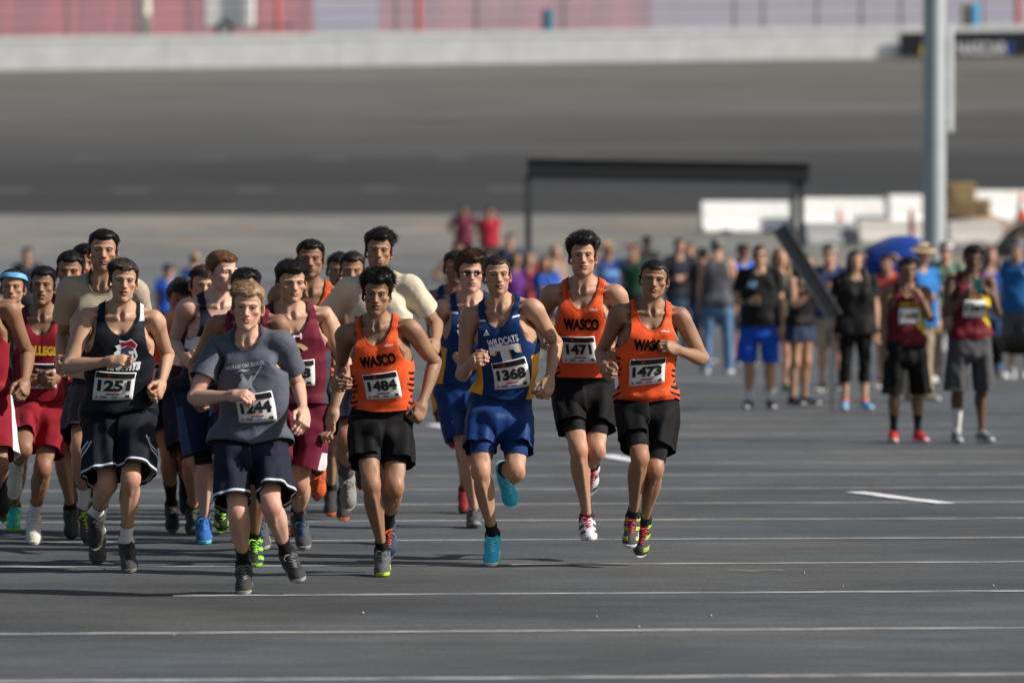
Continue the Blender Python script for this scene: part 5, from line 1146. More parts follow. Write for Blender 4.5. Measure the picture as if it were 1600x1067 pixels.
# 1243 maroon
R('stocky black-haired runner in plain maroon singlet and shorts with gold helmet emblem', seed=23, skin=LIGHT, hair=('quiff',BLACK), curl=(.42,1),
  pose=dict(d=32.6,H=1.78,wide=1.12,hip=(466,634),neck=(453,482),sr=-3,sy=10,hy=-8,hr=2,head=(17,4,0),ER=(398,580,-1),WR=(405,600,1),EL=(539,566,-1),WL=(521,634,1),twL=40,KR=(432,736,1),AR=(405,812,1),TR=(411,848,1),KL=(466,752,1),AL=(468,805,-1),TL=(475,846,1)),
  shape_=dict(bulk=1.10,trunk=1.08,face=(1.05,1,1)), top=dict(kind='vest',cols=[MAROON,(58,58,66)],hem=.97,zones=[side(.145,1.25)]), bottom=dict(kind='shorts',cols=[MAROON,(200,198,202)],hem=.60,zones=[lambda V: np.minimum(ab(V)-.184,.70-V[:,2])]),
  shoes=((60,62,66),(150,148,140),(30,70,120)), socks=(.24,(40,44,50)), bib=dict(n='1243',x=-.01,z=1.145,rot=2),
  decals=[pol([(-.5,-.5),(-.3,-.5),(-.3,-.12),(.3,-.12),(.3,-.5),(.5,-.5),(.5,.5),(.3,.5),(.3,.12),(-.3,.12),(-.3,.5),(-.5,.5)],(.042,.03),(.015,1.352),(225,222,226),'maker_mark'),pol([(.5*math.cos(t),.5*math.sin(t)) for t in np.linspace(.3,2.8,12)]+[(.3*math.cos(t),.3*math.sin(t)-.02) for t in np.linspace(2.8,.3,12)],(.12,.10),(.005,1.265),(196,178,128)),pol([(-.5,.5),(.4,.5),(.5,-.1),(.1,-.5),(-.3,-.5)],(.05,.05),(.0,1.262),(150,132,92))])
# 1484
R('runner with tall black hair in an orange singlet wearing bib 1484', seed=24, skin=(.27,.145,.085), hair=('messy',BLACK), beard=.25,
  pose=dict(d=30.4,H=1.72,hip=(594,660),neck=(590,510),sr=-5,sy=-6,hy=8,hr=2,head=(2,4,0),ER=(533,580,-1),WR=(526,598,1),EL=(680,570,-1),WL=(660,634,1),twL=20,KR=(580,762,1),AR=(597,862,-1),TR=(598,897,1),KL=(616,768,1),AL=(605,818,-1),TL=(607,856,-.5)),
  shape_=dict(bulk=.96,trunk=.94,face=(.96,1,1.02)), top=dict(kind='vest',cols=[ORANGE,BLK],hem=.985,zones=[tiger]), bottom=dict(kind='shorts',cols=[BLK],hem=.66), decals=WASCO(3), bib=dict(n='1484',z=1.14,rot=4),
  shoes={'R':((78,80,84),(190,205,40),(60,60,64)),'L':((40,60,90),(70,110,140),(220,90,40))}, socks=((.24,.15),(18,18,18)), tight=(.64,(20,20,22)))
# 1368
R('lean runner in a royal blue singlet and shorts wearing bib 1368', seed=25, skin=(.41,.235,.150), hair=('buzz',DKBR), beard=.18,
  pose=dict(d=31.3,H=1.76,hip=(781,640),neck=(782,481),sr=-8,sy=-12,hy=10,hr=5,head=(4,2,-1),ER=(722,590,-1),WR=(736,572,1),twR=-10,EL=(869,540,-1),WL=(858,596,1),twL=30,KR=(751,742,1),AR=(770,838,-1),TR=(768,880,1),KL=(805,744,1),AL=(789,738,-1),TL=(800,796,-1)),
  shape_=dict(bulk=.97,trunk=.95,face=(.98,1,1.02),nose=.004), top=dict(kind='vest',cols=[ROYAL,(232,168,40),(222,226,232)],hem=.985,zones=[side(.150,1.20,-.10),hband(1.402,1.411)]), bottom=dict(kind='shorts',cols=[(8,46,100)],hem=.66,rough=.6), tight=(.60,(8,43,94)),
  decals=threebars(-.075,1.352)+[word('WILDCATS',(.185,.040),(.015,1.298),(226,228,236),4,.035),pol([(-.5,.5),(.5,.5),(.5,.1),(.36,.1),(.3,.28),(.14,.28),(.14,-.5),(-.14,-.5),(-.14,.28),(-.3,.28),(-.36,.1),(-.5,.1)],(.175,.11),(.022,1.215),(214,160,52),off=.0042),pol([(-.5,.5),(.5,.5),(.5,.1),(.36,.1),(.3,.28),(.14,.28),(.14,-.5),(-.14,-.5),(-.14,.28),(-.3,.28),(-.36,.1),(-.5,.1)],(.175,.11),(.014,1.221),(214,216,228),off=.006)],
  bib=dict(n='1368',x=.025,z=1.118,rot=6), shoes=((40,190,224),(235,236,238),(120,225,235)), socks=(.165,(24,24,24)))
# 1471
R('tall runner with curly black hair in an orange singlet wearing bib 1471', seed=26, skin=(.40,.225,.145), hair=('curly',BLACK),
  pose=dict(d=31.9,H=1.80,hip=(910,604),neck=(912,449),sr=0,sy=-8,hy=8,hr=0,head=(3,-3,2),ER=(838,515,-1),WR=(846,530,1),EL=(990,520,-1),WL=(976,546,1),KR=(904,704,1),AR=(917,808,-1),TR=(921,838,1),KL=(931,708,1),AL=(925,725,-1),TL=(922,762,-1)), stance=False,
  shape_=dict(bulk=.95,trunk=.93,face=(.95,1,1.05)), top=dict(kind='vest',cols=[ORANGE,BLK],hem=.985,zones=[tiger]), bottom=dict(kind='shorts',cols=[BLK],hem=.66), tight=(.60,(18,18,20)), decals=WASCO(-1), bib=dict(n='1471',x=-.028,z=1.145,rot=1,w=.15),
  shoes=((208,206,210),(215,212,210),(170,24,48),(60,60,66)), socks=(.12,(30,30,40)))
# 1473
R('short-haired runner with bent left arm in an orange singlet wearing bib 1473', seed=27, skin=(.275,.150,.088), hair=('buzz',BLACK),
  pose=dict(d=31.2,H=1.66,hip=(1011,634),neck=(1016,482),sr=3,sy=8,hy=-6,hr=-2,head=(2,3,2),ER=(939,552,-1),WR=(944,574,1),EL=(1100,562,-1),WL=(1058,546,1),KR=(1000,716,1),AR=(989,806,-1),TR=(985,848,1),KL=(1022,736,1),AL=(1007,814,-1),TL=(1000,862,1)), stance=False,
  shape_=dict(bulk=1.0,trunk=1.0,face=(1.0,1,1)), top=dict(kind='vest',cols=[ORANGE,BLK],hem=.95,zones=[tiger]), bottom=dict(kind='shorts',cols=[BLK],hem=.64), tight=(.56,(18,18,20)), decals=WASCO(2), bib=dict(n='1473',x=.0,z=1.135,rot=6),
  shoes=((58,56,60),(205,205,205),(190,24,52),(150,190,50)), socks=(.14,(34,34,44)))
# A cardinal singlet at the edge
FOOT = lambda s_: [word(s_,(.22,.055),(.0,1.28),(228,178,52),0,.06)]
R('runner in a cardinal singlet and shorts with white side panels on the shorts', seed=28, skin=BRN, hair=('short',BLACK), stance=False,
  pose=dict(d=31.3,H=1.78,hip=(-33,634),neck=(-38,481),sr=0,sy=6,hy=-6,head=(0,2,0),ER=(-110,560,-1),WR=(-85,560,1),EL=(44,562,-1),WL=(39,606,1),twL=20,KR=(-60,745,1),AR=(-60,845,-1),TR=(-60,885,1),KL=(-2,740,1),AL=(-4,765,-1),TL=(2,806,-1)),
  top=dict(kind='vest',cols=[CARD,(220,218,222)],hem=.96,zones=[lambda V: np.minimum(.004-np.abs(ab(V)-.115+.05*(V[:,2]-1.2)),1.4-V[:,2])]), bottom=dict(kind='shorts',cols=[CARD,(205,202,208)],hem=.58,zones=[outer(.178)]), decals=FOOT('COLLEGIATE'), bib=dict(n='1366',z=1.125), shoes=((30,28,30),(120,20,30),(30,30,30)), socks=(.13,(30,30,30)))
# B blue headband
R('runner in a cardinal singlet with a light blue headband', seed=29, skin=TAN, hair=('short',DKBR), band=(105,170,215), stance=False,
  pose=dict(d=34.8,H=1.72,hip=(20,636),neck=(20,498),head=(0,0,4),ER=(-30,565,-1),WR=(-15,570,1),EL=(58,565,-1),WL=(50,575,1),KR=(4,732,1),AR=(5,775,-1),TR=(5,812,-1),KL=(28,738,1),AL=(22,795,-1),TL=(20,829,1)),
  top=dict(kind='vest',cols=[CARD],hem=.97), bottom=dict(kind='shorts',cols=[CARD],hem=.62), shoes=((40,190,180),(150,220,70),(60,210,200),(150,225,60)), socks=(.12,(60,60,60)))
# C
R('runner with parted lips in a cardinal singlet beside the blue headband runner', seed=30, skin=BRN, hair=('short',BLACK),
  pose=dict(d=33.4,H=1.76,hip=(62,636),neck=(66,491),sr=2,sy=0,hy=6,head=(2,-2,2),ER=(16,560,-1),WR=(40,585,1),EL=(108,560,-1),WL=(88,588,1),KR=(36,704,1),AR=(26,722,-1),TR=(22,768,-.6),KL=(66,734,1),AL=(53,806,-1),TL=(53,843,1)),
  shape_=dict(bulk=.95,face=(.95,1,1.02),open=.008), top=dict(kind='vest',cols=[CARD,(60,14,28)],hem=.97,zones=[side(.15)]), bottom=dict(kind='shorts',cols=[CARD],hem=.62), decals=FOOT('COLLEGE'), bib=dict(n='1372',z=1.13), shoes=((205,200,190),(214,210,200),(220,216,208)), socks=(.22,(205,205,205)))
# D
R('runner in a cardinal singlet with white side panels and navy undershorts', seed=31, skin=MID, hair=('short',BLACK),
  pose=dict(d=34.0,H=1.72,hip=(104,614),neck=(110,476),head=(0,2,4),ER=(75,548,-1),WR=(90,585,1),EL=(160,545,-1),WL=(150,560,1),KR=(97,715,1),AR=(110,803,-1),TR=(112,844,1),KL=(124,700,1),AL=(128,730,-1),TL=(128,770,-1)),
  top=dict(kind='vest',cols=[CARD,(214,214,222)],hem=.90,zones=[side(.125,1.15,.05)]), bottom=dict(kind='shorts',cols=[(24,28,44)],hem=.64), tight=(.60,(20,24,38)), shoes=((34,34,36),(40,40,42),(60,60,60)), socks=(.13,(24,24,24)))
# E
R('runner in a maroon singlet half hidden behind the cream t-shirt runner', seed=32, skin=MID, hair=('short',BLACK), 
  pose=dict(d=34.4,H=1.86,hip=(132,618),neck=(134,463),head=(5,0,0),ER=(66,532,-1),WR=(67,568,1),EL=(190,540,-1),WL=(180,560,1),KR=(118,714,1),AR=(120,802,-1),TR=(122,838,1),KL=(150,712,1),AL=(152,740,-1),TL=(152,780,-1)),
  top=dict(kind='vest',cols=[CARD],hem=.95), bottom=dict(kind='shorts',cols=[CARD],hem=.62), shoes=((30,30,30),(60,60,60),(40,40,40)), socks=(.13,(24,24,24)))
# F
R('tall goateed runner in a cream t-shirt behind the navy knight singlet', seed=33, skin=TAN, hair=('short',BLACK), beard=.45,
  pose=dict(d=31.5,H=1.85,hip=(163,622),neck=(161,461),sr=2,sy=-6,hy=6,head=(5,-1,2),ER=(99,545,-1),WR=(93,582,1),EL=(222,540,-1),WL=(215,560,1),KR=(126,722,1),AR=(133,806,-1),TR=(140,862,.6),KL=(165,740,1),AL=(152,846,-1),TL=(152,890,1)),
  shape_=dict(trunk=.88), top=dict(kind='tee',cols=[(166,153,133)],hem=.97,amp=.5,name='t_shirt'), bottom=dict(kind='shorts',cols=[(44,46,54)],hem=.60), decals=[word('FOOTHILL',(.24,.05),(0,1.27),(120,80,90),0,.0)], shoes=((62,60,62),(80,80,78),(190,225,40)), socks=(.24,(215,215,215)))
# G1
R('boy with dark fringe looking down in an orange singlet and black shorts', seed=34, skin=TAN, hair=('fringe',DKBR),
  pose=dict(d=34.8,H=1.66,hip=(266,636),neck=(277,506),head=(6,18,4),ER=(238,568,-1),WR=(252,572,1),EL=(322,570,-1),WL=(312,580,1),KR=(264,716,1),AR=(268,790,-1),TR=(270,828,1),KL=(288,716,1),AL=(290,770,-1),TL=(290,800,-1)),
  top=dict(kind='vest',cols=[ORANGE,BLK],hem=.97,zones=[tiger]), bottom=dict(kind='shorts',cols=[BLK],hem=.66), bib=dict(n='1477',x=-.03,z=1.14), shoes=((36,36,38),(120,118,116),(40,40,40)), socks=(.27,(22,22,24)))
# G2
swoosh = pol([(-.5,.1),(-.3,-.4),(.5,.5),(-.25,-.12)],(.03,.016),(0,1.695),(220,220,220))
R('runner in a navy singlet with a black headband', seed=35, skin=LIGHT, hair=('short',BROWN), band=(20,20,22),
  pose=dict(d=34.6,H=1.76,hip=(304,626),neck=(315,486),head=(8,4,0),ER=(268,545,-1),WR=(282,560,1),EL=(368,550,-1),WL=(355,560,1),KR=(299,720,1),AR=(302,790,-1),TR=(301,826,1),KL=(318,716,1),AL=(320,745,-1),TL=(320,785,-1)),
  top=dict(kind='vest',cols=[NAVY,(205,206,212)],hem=.94,zones=[hband(1.16,1.23)]), bottom=dict(kind='baggy',cols=[(26,36,60)],hem=.60), tight=(.52,(24,24,28)), shoes=((40,54,44),(70,110,70),(50,60,50)), socks=(.12,(30,30,30)))
# G3
R('pale auburn-haired runner glancing aside in a navy and white singlet', seed=36, skin=(.60,.37,.29), hair=('short',AUB),
  pose=dict(d=33.3,H=1.83,hip=(324,620),neck=(340,477),sr=0,sy=14,hy=0,lean=12,head=(42,6,2),ER=(270,542,-1),WR=(290,566,1),EL=(388,556,-1),WL=(384,585,1),KR=(321,735,1),AR=(318,814,-1),TR=(320,850,1),KL=(346,722,1),AL=(348,760,-1),TL=(348,800,-1)),
  shape_=dict(bulk=.92,trunk=.92), top=dict(kind='vest',cols=[NAVY,(208,210,216)],hem=.92,zones=[hband(1.19,1.28)]), bottom=dict(kind='baggy',cols=[(28,40,66),(60,80,110)],hem=.58,zones=[side(.17,.85)]), tight=(.52,(24,24,28)), decals=[word('R',(.02,.022),(-.06,1.355),(214,216,222),0,.04,'maker_mark'),word('WARRIORS',(.2,.04),(0,1.236),(34,40,60),0,.05)], shoes=((24,90,160),(90,190,205),(40,110,190)), socks=(.11,(220,220,220)))
# G4 hidden behind the grey tee
R('black-haired runner in maroon hidden behind the grey t-shirt runner', seed=37, skin=BRN, hair=('short',BLACK), stance=False,
  pose=dict(d=31.2,H=1.70,hip=(388,668),neck=(388,513),sy=-6,head=(0,6,0),ER=(304,586,-1),WR=(307,632,1),EL=(440,580,-1),WL=(430,600,1),KR=(368,770,1),AR=(350,790,-1),TR=(347,838,-1),KL=(402,770,1),AL=(398,855,-1),TL=(399,894,1)),
  top=dict(kind='vest',cols=[MAROON],hem=.95), bottom=dict(kind='shorts',cols=[(60,24,34)],hem=.62), shoes=((34,40,34),(150,210,60),(150,220,60),(130,200,50)), socks=(.14,(22,22,22)))
# G5
R('runner with a thin moustache and gold chain in an orange singlet', seed=38, skin=BRN, hair=('short',BLACK), beard=.22,
  pose=dict(d=34.4,H=1.86,hip=(478,604),neck=(484,455),sr=2,head=(2,-2,1),ER=(432,535,-1),WR=(440,560,1),EL=(545,538,-1),WL=(535,560,1),KR=(464,706,1),AR=(466,800,-1),TR=(466,835,1),KL=(494,706,1),AL=(496,735,-1),TL=(496,775,-1)),
  shape_=dict(face=(1.02,1,1.02)), top=dict(kind='vest',cols=[ORANGE,BLK],hem=.97,zones=[tiger]), bottom=dict(kind='shorts',cols=[BLK],hem=.66), decals=WASCO(), bib=dict(n='1475',z=1.14), shoes=((200,90,40),(60,60,60),(220,100,40)), socks=(.13,(24,24,24)))
# G6
R('tall runner with windswept black hair in a cream t-shirt with outlined lettering', seed=39, skin=MID, hair=('quiff',BLACK), beard=.25,
  pose=dict(d=33.6,H=1.86,hip=(585,596),neck=(592,443),sr=-2,sy=-8,hy=8,head=(4,-4,2),ER=(500,515,-1),WR=(508,545,1),EL=(682,512,-1),WL=(680,540,1),KR=(540,694,1),AR=(541,742,-1),TR=(545,788,-.5),KL=(603,702,1),AL=(604,812,-1),TL=(605,848,1)),
  shape_=dict(face=(.97,1,1.04),trunk=.92), top=dict(kind='tee',cols=[(200,188,166)],hem=.95,amp=.5,name='t_shirt'), bottom=dict(kind='shorts',cols=[(26,30,48)],hem=.60), decals=[word('FOOTHILL',(.27,.05),(0,1.27),(70,60,66),0,.0)], shoes=((130,128,126),(160,158,150),(120,120,120)), socks=(.24,(66,66,70)))
# G7 G8
for lab,x,top_,sd,d in (('dark-haired runner mostly hidden behind the outlined cream t-shirt',551,417,40,36.2),('dark-haired runner hidden behind the maroon singlet runner',531,421,41,36.8)):
    S_ = 8889/d
    R(lab,seed=sd,skin=MID,hair=('short',BLACK),lo=True,stance=True,pose=dict(d=d,H=1.70,hip=(x,top_+.83*S_),neck=(x,top_+.30*S_),head=(0,4,0),ER=(x-45,top_+.58*S_,-1),WR=(x-35,top_+.62*S_,1),EL=(x+45,top_+.58*S_,-1),WL=(x+35,top_+.60*S_,1),KR=(x-14,top_+1.22*S_,1),AR=(x-14,top_+1.55*S_,-1),TR=(x-14,top_+1.70*S_,1),KL=(x+14,top_+1.2*S_,1),AL=(x+14,top_+1.35*S_,-1),TL=(x+14,top_+1.5*S_,-1)),
      top=dict(kind='vest',cols=[(30,34,52) if sd == 40 else ORANGE],hem=.95), bottom=dict(kind='shorts',cols=[BLK],hem=.62), shoes=((30,30,34),(210,100,40),(210,100,40)), socks=(.14,(30,30,30)))
# G9
R('runner in dark sunglasses and royal blue singlet behind bib 1368', seed=42, skin=FAIR, hair=('messy',BROWN), glasses=True,
  pose=dict(d=35.3,H=1.80,hip=(724,612),neck=(734,471),sr=-3,sy=4,head=(6,4,0),ER=(687,536,-1),WR=(709,556,1),EL=(782,540,-1),WL=(770,556,1),KR=(730,714,1),AR=(740,800,-1),TR=(741,818,1),KL=(742,706,1),AL=(744,735,-1),TL=(744,775,-1)),
  shape_=dict(bulk=.96,face=(.98,1,1.02)), top=dict(kind='vest',cols=[ROYAL,(222,160,44),(222,226,232)],hem=.97,zones=[side(.150,1.20,-.10),hband(1.402,1.411)]), bottom=dict(kind='shorts',cols=[(10,49,104)],hem=.62,rough=.45), decals=threebars(-.075,1.352)+[word('WILDCATS',(.19,.042),(0,1.295),(226,228,236),0,.06)], shoes=((64,64,68),(120,120,120),(60,60,60)), socks=(.11,(60,60,60)))
R('dark-haired runner with red shoes hidden behind the sunglasses runner', seed=43, skin=BRN, hair=('short',BLACK), lo=True, stance=False,
  pose=dict(d=37.2,H=1.74,hip=(712,612),neck=(713,483),head=(0,2,0),ER=(676,545,-1),WR=(690,560,1),EL=(752,545,-1),WL=(745,560,1),KR=(709,694,1),AR=(708,676,-1),TR=(709,716,-.6),KL=(724,706,1),AL=(726,790,-1),TL=(726,822,1)),
  top=dict(kind='vest',cols=[ROYAL],hem=.95), bottom=dict(kind='shorts',cols=[(220,166,60)],hem=.62), shoes=((140,20,30),(90,20,24),(160,30,40)), socks=(.12,(120,20,30)))

# ------------------------------------------------------------------ the spectators
ARMS = {'side':dict(ER=(-.16,.02,-1),WR=(-.05,-.2,-1),EL=(.16,.02,-1),WL=(.05,-.2,-1)),
 'phone':dict(ER=(-.2,-.25,-1),WR=(.45,-.75,.65),EL=(.2,-.25,-1),WL=(-.45,-.75,.65)),
 'phone1':dict(ER=(-.16,.02,-1),WR=(-.05,-.2,-1),EL=(.25,-.35,-1),WL=(-.25,-.8,.7)),
 'mouth':dict(ER=(-.12,.05,-1),WR=(-.02,-.15,-1),EL=(.12,-.45,-1),WL=(-.52,-.35,1)),
 'belly':dict(ER=(-.2,.05,-1),WR=(.6,-.8,.05),EL=(.16,.02,-1),WL=(.05,-.2,-1)),
 'cross':dict(ER=(-.18,-.1,-1),WR=(.9,-.5,.15),EL=(.18,-.1,-1),WL=(-.9,-.5,.1)),
 'hips':dict(ER=(-.75,.25,-.8),WR=(.6,-.35,-.45),EL=(.75,.25,-.8),WL=(-.6,-.35,-.45)),
 'photo':dict(ER=(-.5,-.7,.05),WR=(.3,-.3,.9),EL=(.5,-.7,.05),WL=(-.3,-.3,.9))}
SPEC = 'spectators watching the race'
def stand(label, px, py, H, arms='side', yaw=0, head=(0,0,0), d=None, lo=True, spread=.04, **k):
    d = d or ground_d(py); S = H/1.75; x = (px-800)/FPX*d; p = dict(H=H,hip3=(x,d,.925*S+gz(d)),lean=1,hp=1,sy=yaw,hy=yaw,head=(yaw+head[0],head[1],head[2]),KR=(-spread,-.03,-1),AR=(-spread*.4,.05,-1),KL=(spread,-.03,-1),AL=(spread*.4,.05,-1)); p.update(ARMS[arms])
    for sd,s in (('R',-1),('L',1)):
        v = rotm(yaw)@np.array([.18*s,-1,-.33]); p['T'+sd] = tuple(v)
    p.update(k.pop('pose',{})); return person(label,p,group=SPEC,lo=lo,**k)
SN = lambda c,s=(215,215,215): (c,s,(200,200,200))
YPAN = lambda V: np.minimum(np.minimum(V[:,0]-.075,1.30-V[:,2]),V[:,2]-1.03-(.16-V[:,0])*.8)
# near pair of team-mates
stand('boy in maroon singlet and long black shorts with a hand at his mouth', 1416,692,1.63,'mouth',8,(0,4,0),lo=False,seed=51,skin=(.20,.11,.066),hair=('short',BLACK),top=dict(kind='vest',cols=[(98,20,34),(222,186,40)],hem=.93,zones=[YPAN]),bottom=dict(kind='baggy',cols=[(14,14,16)],hem=.46),shoes=((190,34,30),(215,205,200),(200,40,36)),socks=(.26,(20,20,24)),bib=dict(n='1303',z=1.20,head=False),decals=[word('CITY',(.18,.04),(0,1.31),(214,178,50),0,.06)],glasses=False,spread=.05)
stand('tall boy in maroon singlet and grey shorts holding a phone', 1515,692,1.74,'phone',12,(0,8,0),lo=False,seed=52,skin=DARK,hair=('short',BLACK),top=dict(kind='vest',cols=[(98,20,34),(222,186,40)],hem=.92,zones=[YPAN,lambda V: np.minimum(.012-np.abs(V[:,0]-.10),V[:,2]-1.3)]),bottom=dict(kind='baggy',cols=[(70,70,74)],hem=.46),shoes=((84,90,98),(205,205,200),(150,150,150)),socks=((.10,.30),(212,212,212)),bib=dict(n='1361',z=1.19,head=False),decals=[word('CITY',(.18,.04),(0,1.31),(214,178,50),0,.06)],spread=.05,pose=dict(KR=(-.02,.02,-1)))
stand('man in black t-shirt and bright blue basketball shorts', 1187,640,1.74,'belly',-4,(0,2,0),seed=53,skin=LIGHT,hair=('buzz',BROWN),glasses=True,shape_=dict(bulk=1.08,trunk=1.10,belly=.04),top=dict(kind='tee',cols=[(24,24,26)],hem=.88,name='t_shirt'),bottom=dict(kind='baggy',cols=[(28,80,190),(215,218,226)],hem=.50,zones=[lambda V: np.minimum(V[:,0]-.185,.72-V[:,2])]),shoes=SN((36,36,38)),socks=(.20,(215,215,215)),decals=[word('AP',(.10,.07),(-.07,1.32),(120,160,190),0,.05)])
stand('blonde woman in a patterned top behind the blue basketball shorts', 1216,614,1.68,'phone1',20,seed=54,skin=FAIR,hair=('long',BLOND),shape_=dict(hips=.06,bust=.03),top=dict(kind='tee',cols=[(120,112,92),(70,70,60)],hem=.90,name='blouse',zones=[lambda V: wav(V,60,3)]),bottom=dict(kind='shorts',cols=[(54,60,70)],hem=.64),shoes=SN((60,90,50)),socks=None)
stand('woman in black tank top and denim shorts holding both hands up beside the ramp panel', 1250,634,1.64,'phone',50,(0,4,0),seed=55,skin=TAN,hair=('long',BLACK),shape_=dict(hips=.08,bust=.03,bulk=1.04),top=dict(kind='vest',cols=[(22,22,24)],hem=.92,name='tank_top'),bottom=dict(kind='shorts',cols=[(40,52,76)],hem=.74),shoes=SN((30,30,32)),socks=None)
stand('man in grey cap, navy shirt and khaki shorts behind the crowd', 1298,612,1.72,'side',-20,seed=56,skin=FAIR,hair=('short',BROWN),hat=('cap',(150,150,146)),shape_=dict(trunk=1.06,belly=.03),top=dict(kind='tee',cols=[(54,66,104)],hem=.88,name='t_shirt'),bottom=dict(kind='baggy',cols=[(168,158,142)],hem=.54),shoes=SN((34,34,36)),socks=(.10,(60,60,60)))
stand('woman with long dark hair in all-black clothes and bright trainers', 1336,641,1.67,'side',6,(-2,0,0),seed=58,skin=LIGHT,hair=('long',DKBR),glasses=False,shape_=dict(hips=.10,bust=.05,trunk=1.18,bulk=1.14),top=dict(kind='tee',cols=[(18,18,20)],hem=.84,name='t_shirt'),bottom=None,tight=(.30,(18,18,20)),shoes={'R':((60,150,200),(200,215,220),(220,90,90)),'L':((60,150,200),(200,215,220),(220,90,90))},socks=(.13,(225,100,90)))
stand('person in a coral red shirt under the blue umbrella', 1388,606,1.60,'photo',-25,seed=59,skin=TAN,hair=('short',DKBR),top=dict(kind='tee',cols=[(190,72,64)],hem=.92,name='t_shirt'),bottom=dict(kind='shorts',cols=[(50,60,90)],hem=.66),shoes=SN((80,80,80)),socks=None)
stand('man in straw hat, blue shirt and khaki trousers', 1436,628,1.74,'belly',35,(0,6,0),seed=60,skin=LIGHT,hair=('short',BROWN),hat=('straw',(196,176,136)),shape_=dict(trunk=1.05,belly=.03),top=dict(kind='tee',cols=[(28,104,170)],hem=.84,name='shirt'),bottom=dict(kind='pants',cols=[(150,136,112)],name='trousers'),shoes=SN((150,140,120)))
stand('man in white cap and green patterned open shirt', 1478,598,1.76,'belly',-12,(0,-4,0),seed=61,skin=LIGHT,hair=('short',BROWN),hat=('cap',(222,222,224)),glasses=True,top=dict(kind='tee',cols=[(96,140,126),(110,100,84)],hem=.84,name='shirt',zones=[lambda V: wav(V,45,6),]),bottom=dict(kind='pants',cols=[(140,126,106)],name='trousers'),shoes=SN((214,214,214)))
stand('woman in blue tank top and jeans behind the grey shorts boy', 1546,588,1.68,'side',10,seed=62,skin=FAIR,hair=('long',BROWN),shape_=dict(hips=.06,bust=.03),top=dict(kind='vest',cols=[(40,92,178)],hem=.90,name='tank_top'),bottom=dict(kind='pants',cols=[(58,84,122)],name='jeans'),shoes=SN((120,120,120)))
stand('man in blue polo and grey shorts standing beside the black dog', 1592,592,1.78,'side',-30,seed=63,skin=LIGHT,hair=('short',BROWN),hat=('cap',(120,130,150)),shape_=dict(trunk=1.1,belly=.05,bulk=1.06),top=dict(kind='tee',cols=[(28,92,150)],hem=.84,name='polo_shirt'),bottom=dict(kind='baggy',cols=[(90,94,100)],hem=.52),shoes=SN((190,190,190)),socks=(.14,(215,215,215)))
stand('man in grey sleeveless shirt and jeans turned away from the race', 1121,584,1.80,'side',180,seed=64,skin=LIGHT,hair=('short',(.14,.13,.12)),hat=('cap',(104,106,108)),shape_=dict(trunk=1.06),top=dict(kind='vest',cols=[(78,80,86)],hem=.86,name='tank_top'),bottom=dict(kind='pants',cols=[(84,114,146)],name='jeans'),shoes=SN((170,165,160)),spread=.10)
stand('dark-haired person in black partly behind the grey sleeveless shirt', 1097,566,1.66,'side',150,seed=65,skin=TAN,hair=('short',BLACK),top=dict(kind='tee',cols=[(40,42,50)],hem=.88,name='t_shirt'),bottom=dict(kind='pants',cols=[(60,80,120)],name='jeans'),shoes=SN((40,40,40)))
stand('person in bright blue t-shirt and dark cap behind the black t-shirt', 1158,572,1.72,'side',30,seed=66,skin=TAN,hair=('short',BLACK),hat=('cap',(40,44,52)),top=dict(kind='tee',cols=[(34,92,186)],hem=.88,name='t_shirt'),bottom=dict(kind='baggy',cols=[(40,44,56)],hem=.52),shoes=SN((40,40,40)),socks=None)
stand('man in dark t-shirt with folded arms beside the shelter', 1060,560,1.80,'cross',15,seed=67,skin=LIGHT,hair=('short',BROWN),top=dict(kind='tee',cols=[(34,38,50)],hem=.88,name='t_shirt'),bottom=dict(kind='pants',cols=[(62,84,116)],name='jeans'),shoes=SN((60,60,60)))
stand('woman in dark top and grey skirt-like shorts by the folded arms man', 1079,556,1.72,'side',-10,seed=68,skin=LIGHT,hair=('long',BROWN),top=dict(kind='tee',cols=[(30,32,42)],hem=.86,name='t_shirt'),bottom=dict(kind='baggy',cols=[(40,42,50)],hem=.60),shoes=SN((60,60,60)))
stand('person in straw hat and blue shirt raising both hands to take a photo', 948,546,1.72,'photo',25,seed=69,skin=TAN,hair=('short',BROWN),hat=('straw',(186,164,120)),top=dict(kind='tee',cols=[(44,74,138),(110,150,196)],hem=.86,name='shirt',zones=[hband(1.22,1.29)]),bottom=dict(kind='pants',cols=[(60,70,90)],name='jeans'),shoes=SN((60,60,60)))
stand('dark-haired person in a deep green t-shirt', 992,540,1.70,'side',-10,seed=70,skin=TAN,hair=('short',BLACK),top=dict(kind='tee',cols=[(26,66,48)],hem=.86,name='t_shirt'),bottom=dict(kind='pants',cols=[(40,44,54)],name='trousers'),shoes=SN((60,60,60)))
stand('tall brown-haired man in pale grey t-shirt behind the deep green one', 1009,534,1.84,'side',20,seed=71,skin=LIGHT,hair=('short',BROWN),top=dict(kind='tee',cols=[(140,142,146)],hem=.86,name='t_shirt'),bottom=dict(kind='pants',cols=[(70,80,100)],name='jeans'),shoes=SN((60,60,60)))
stand('woman with light brown hair in a vivid blue t-shirt', 853,556,1.52,'belly',-8,seed=72,skin=LIGHT,hair=('long',BROWN),shape_=dict(trunk=1.1,bust=.03),top=dict(kind='tee',cols=[(38,92,190),(190,205,225)],hem=.86,name='t_shirt',zones=[lambda V: np.minimum(.06-ab(V),hband(1.24,1.28)(V))]),bottom=dict(kind='shorts',cols=[(60,66,86)],hem=.66),shoes=SN((90,90,90)))
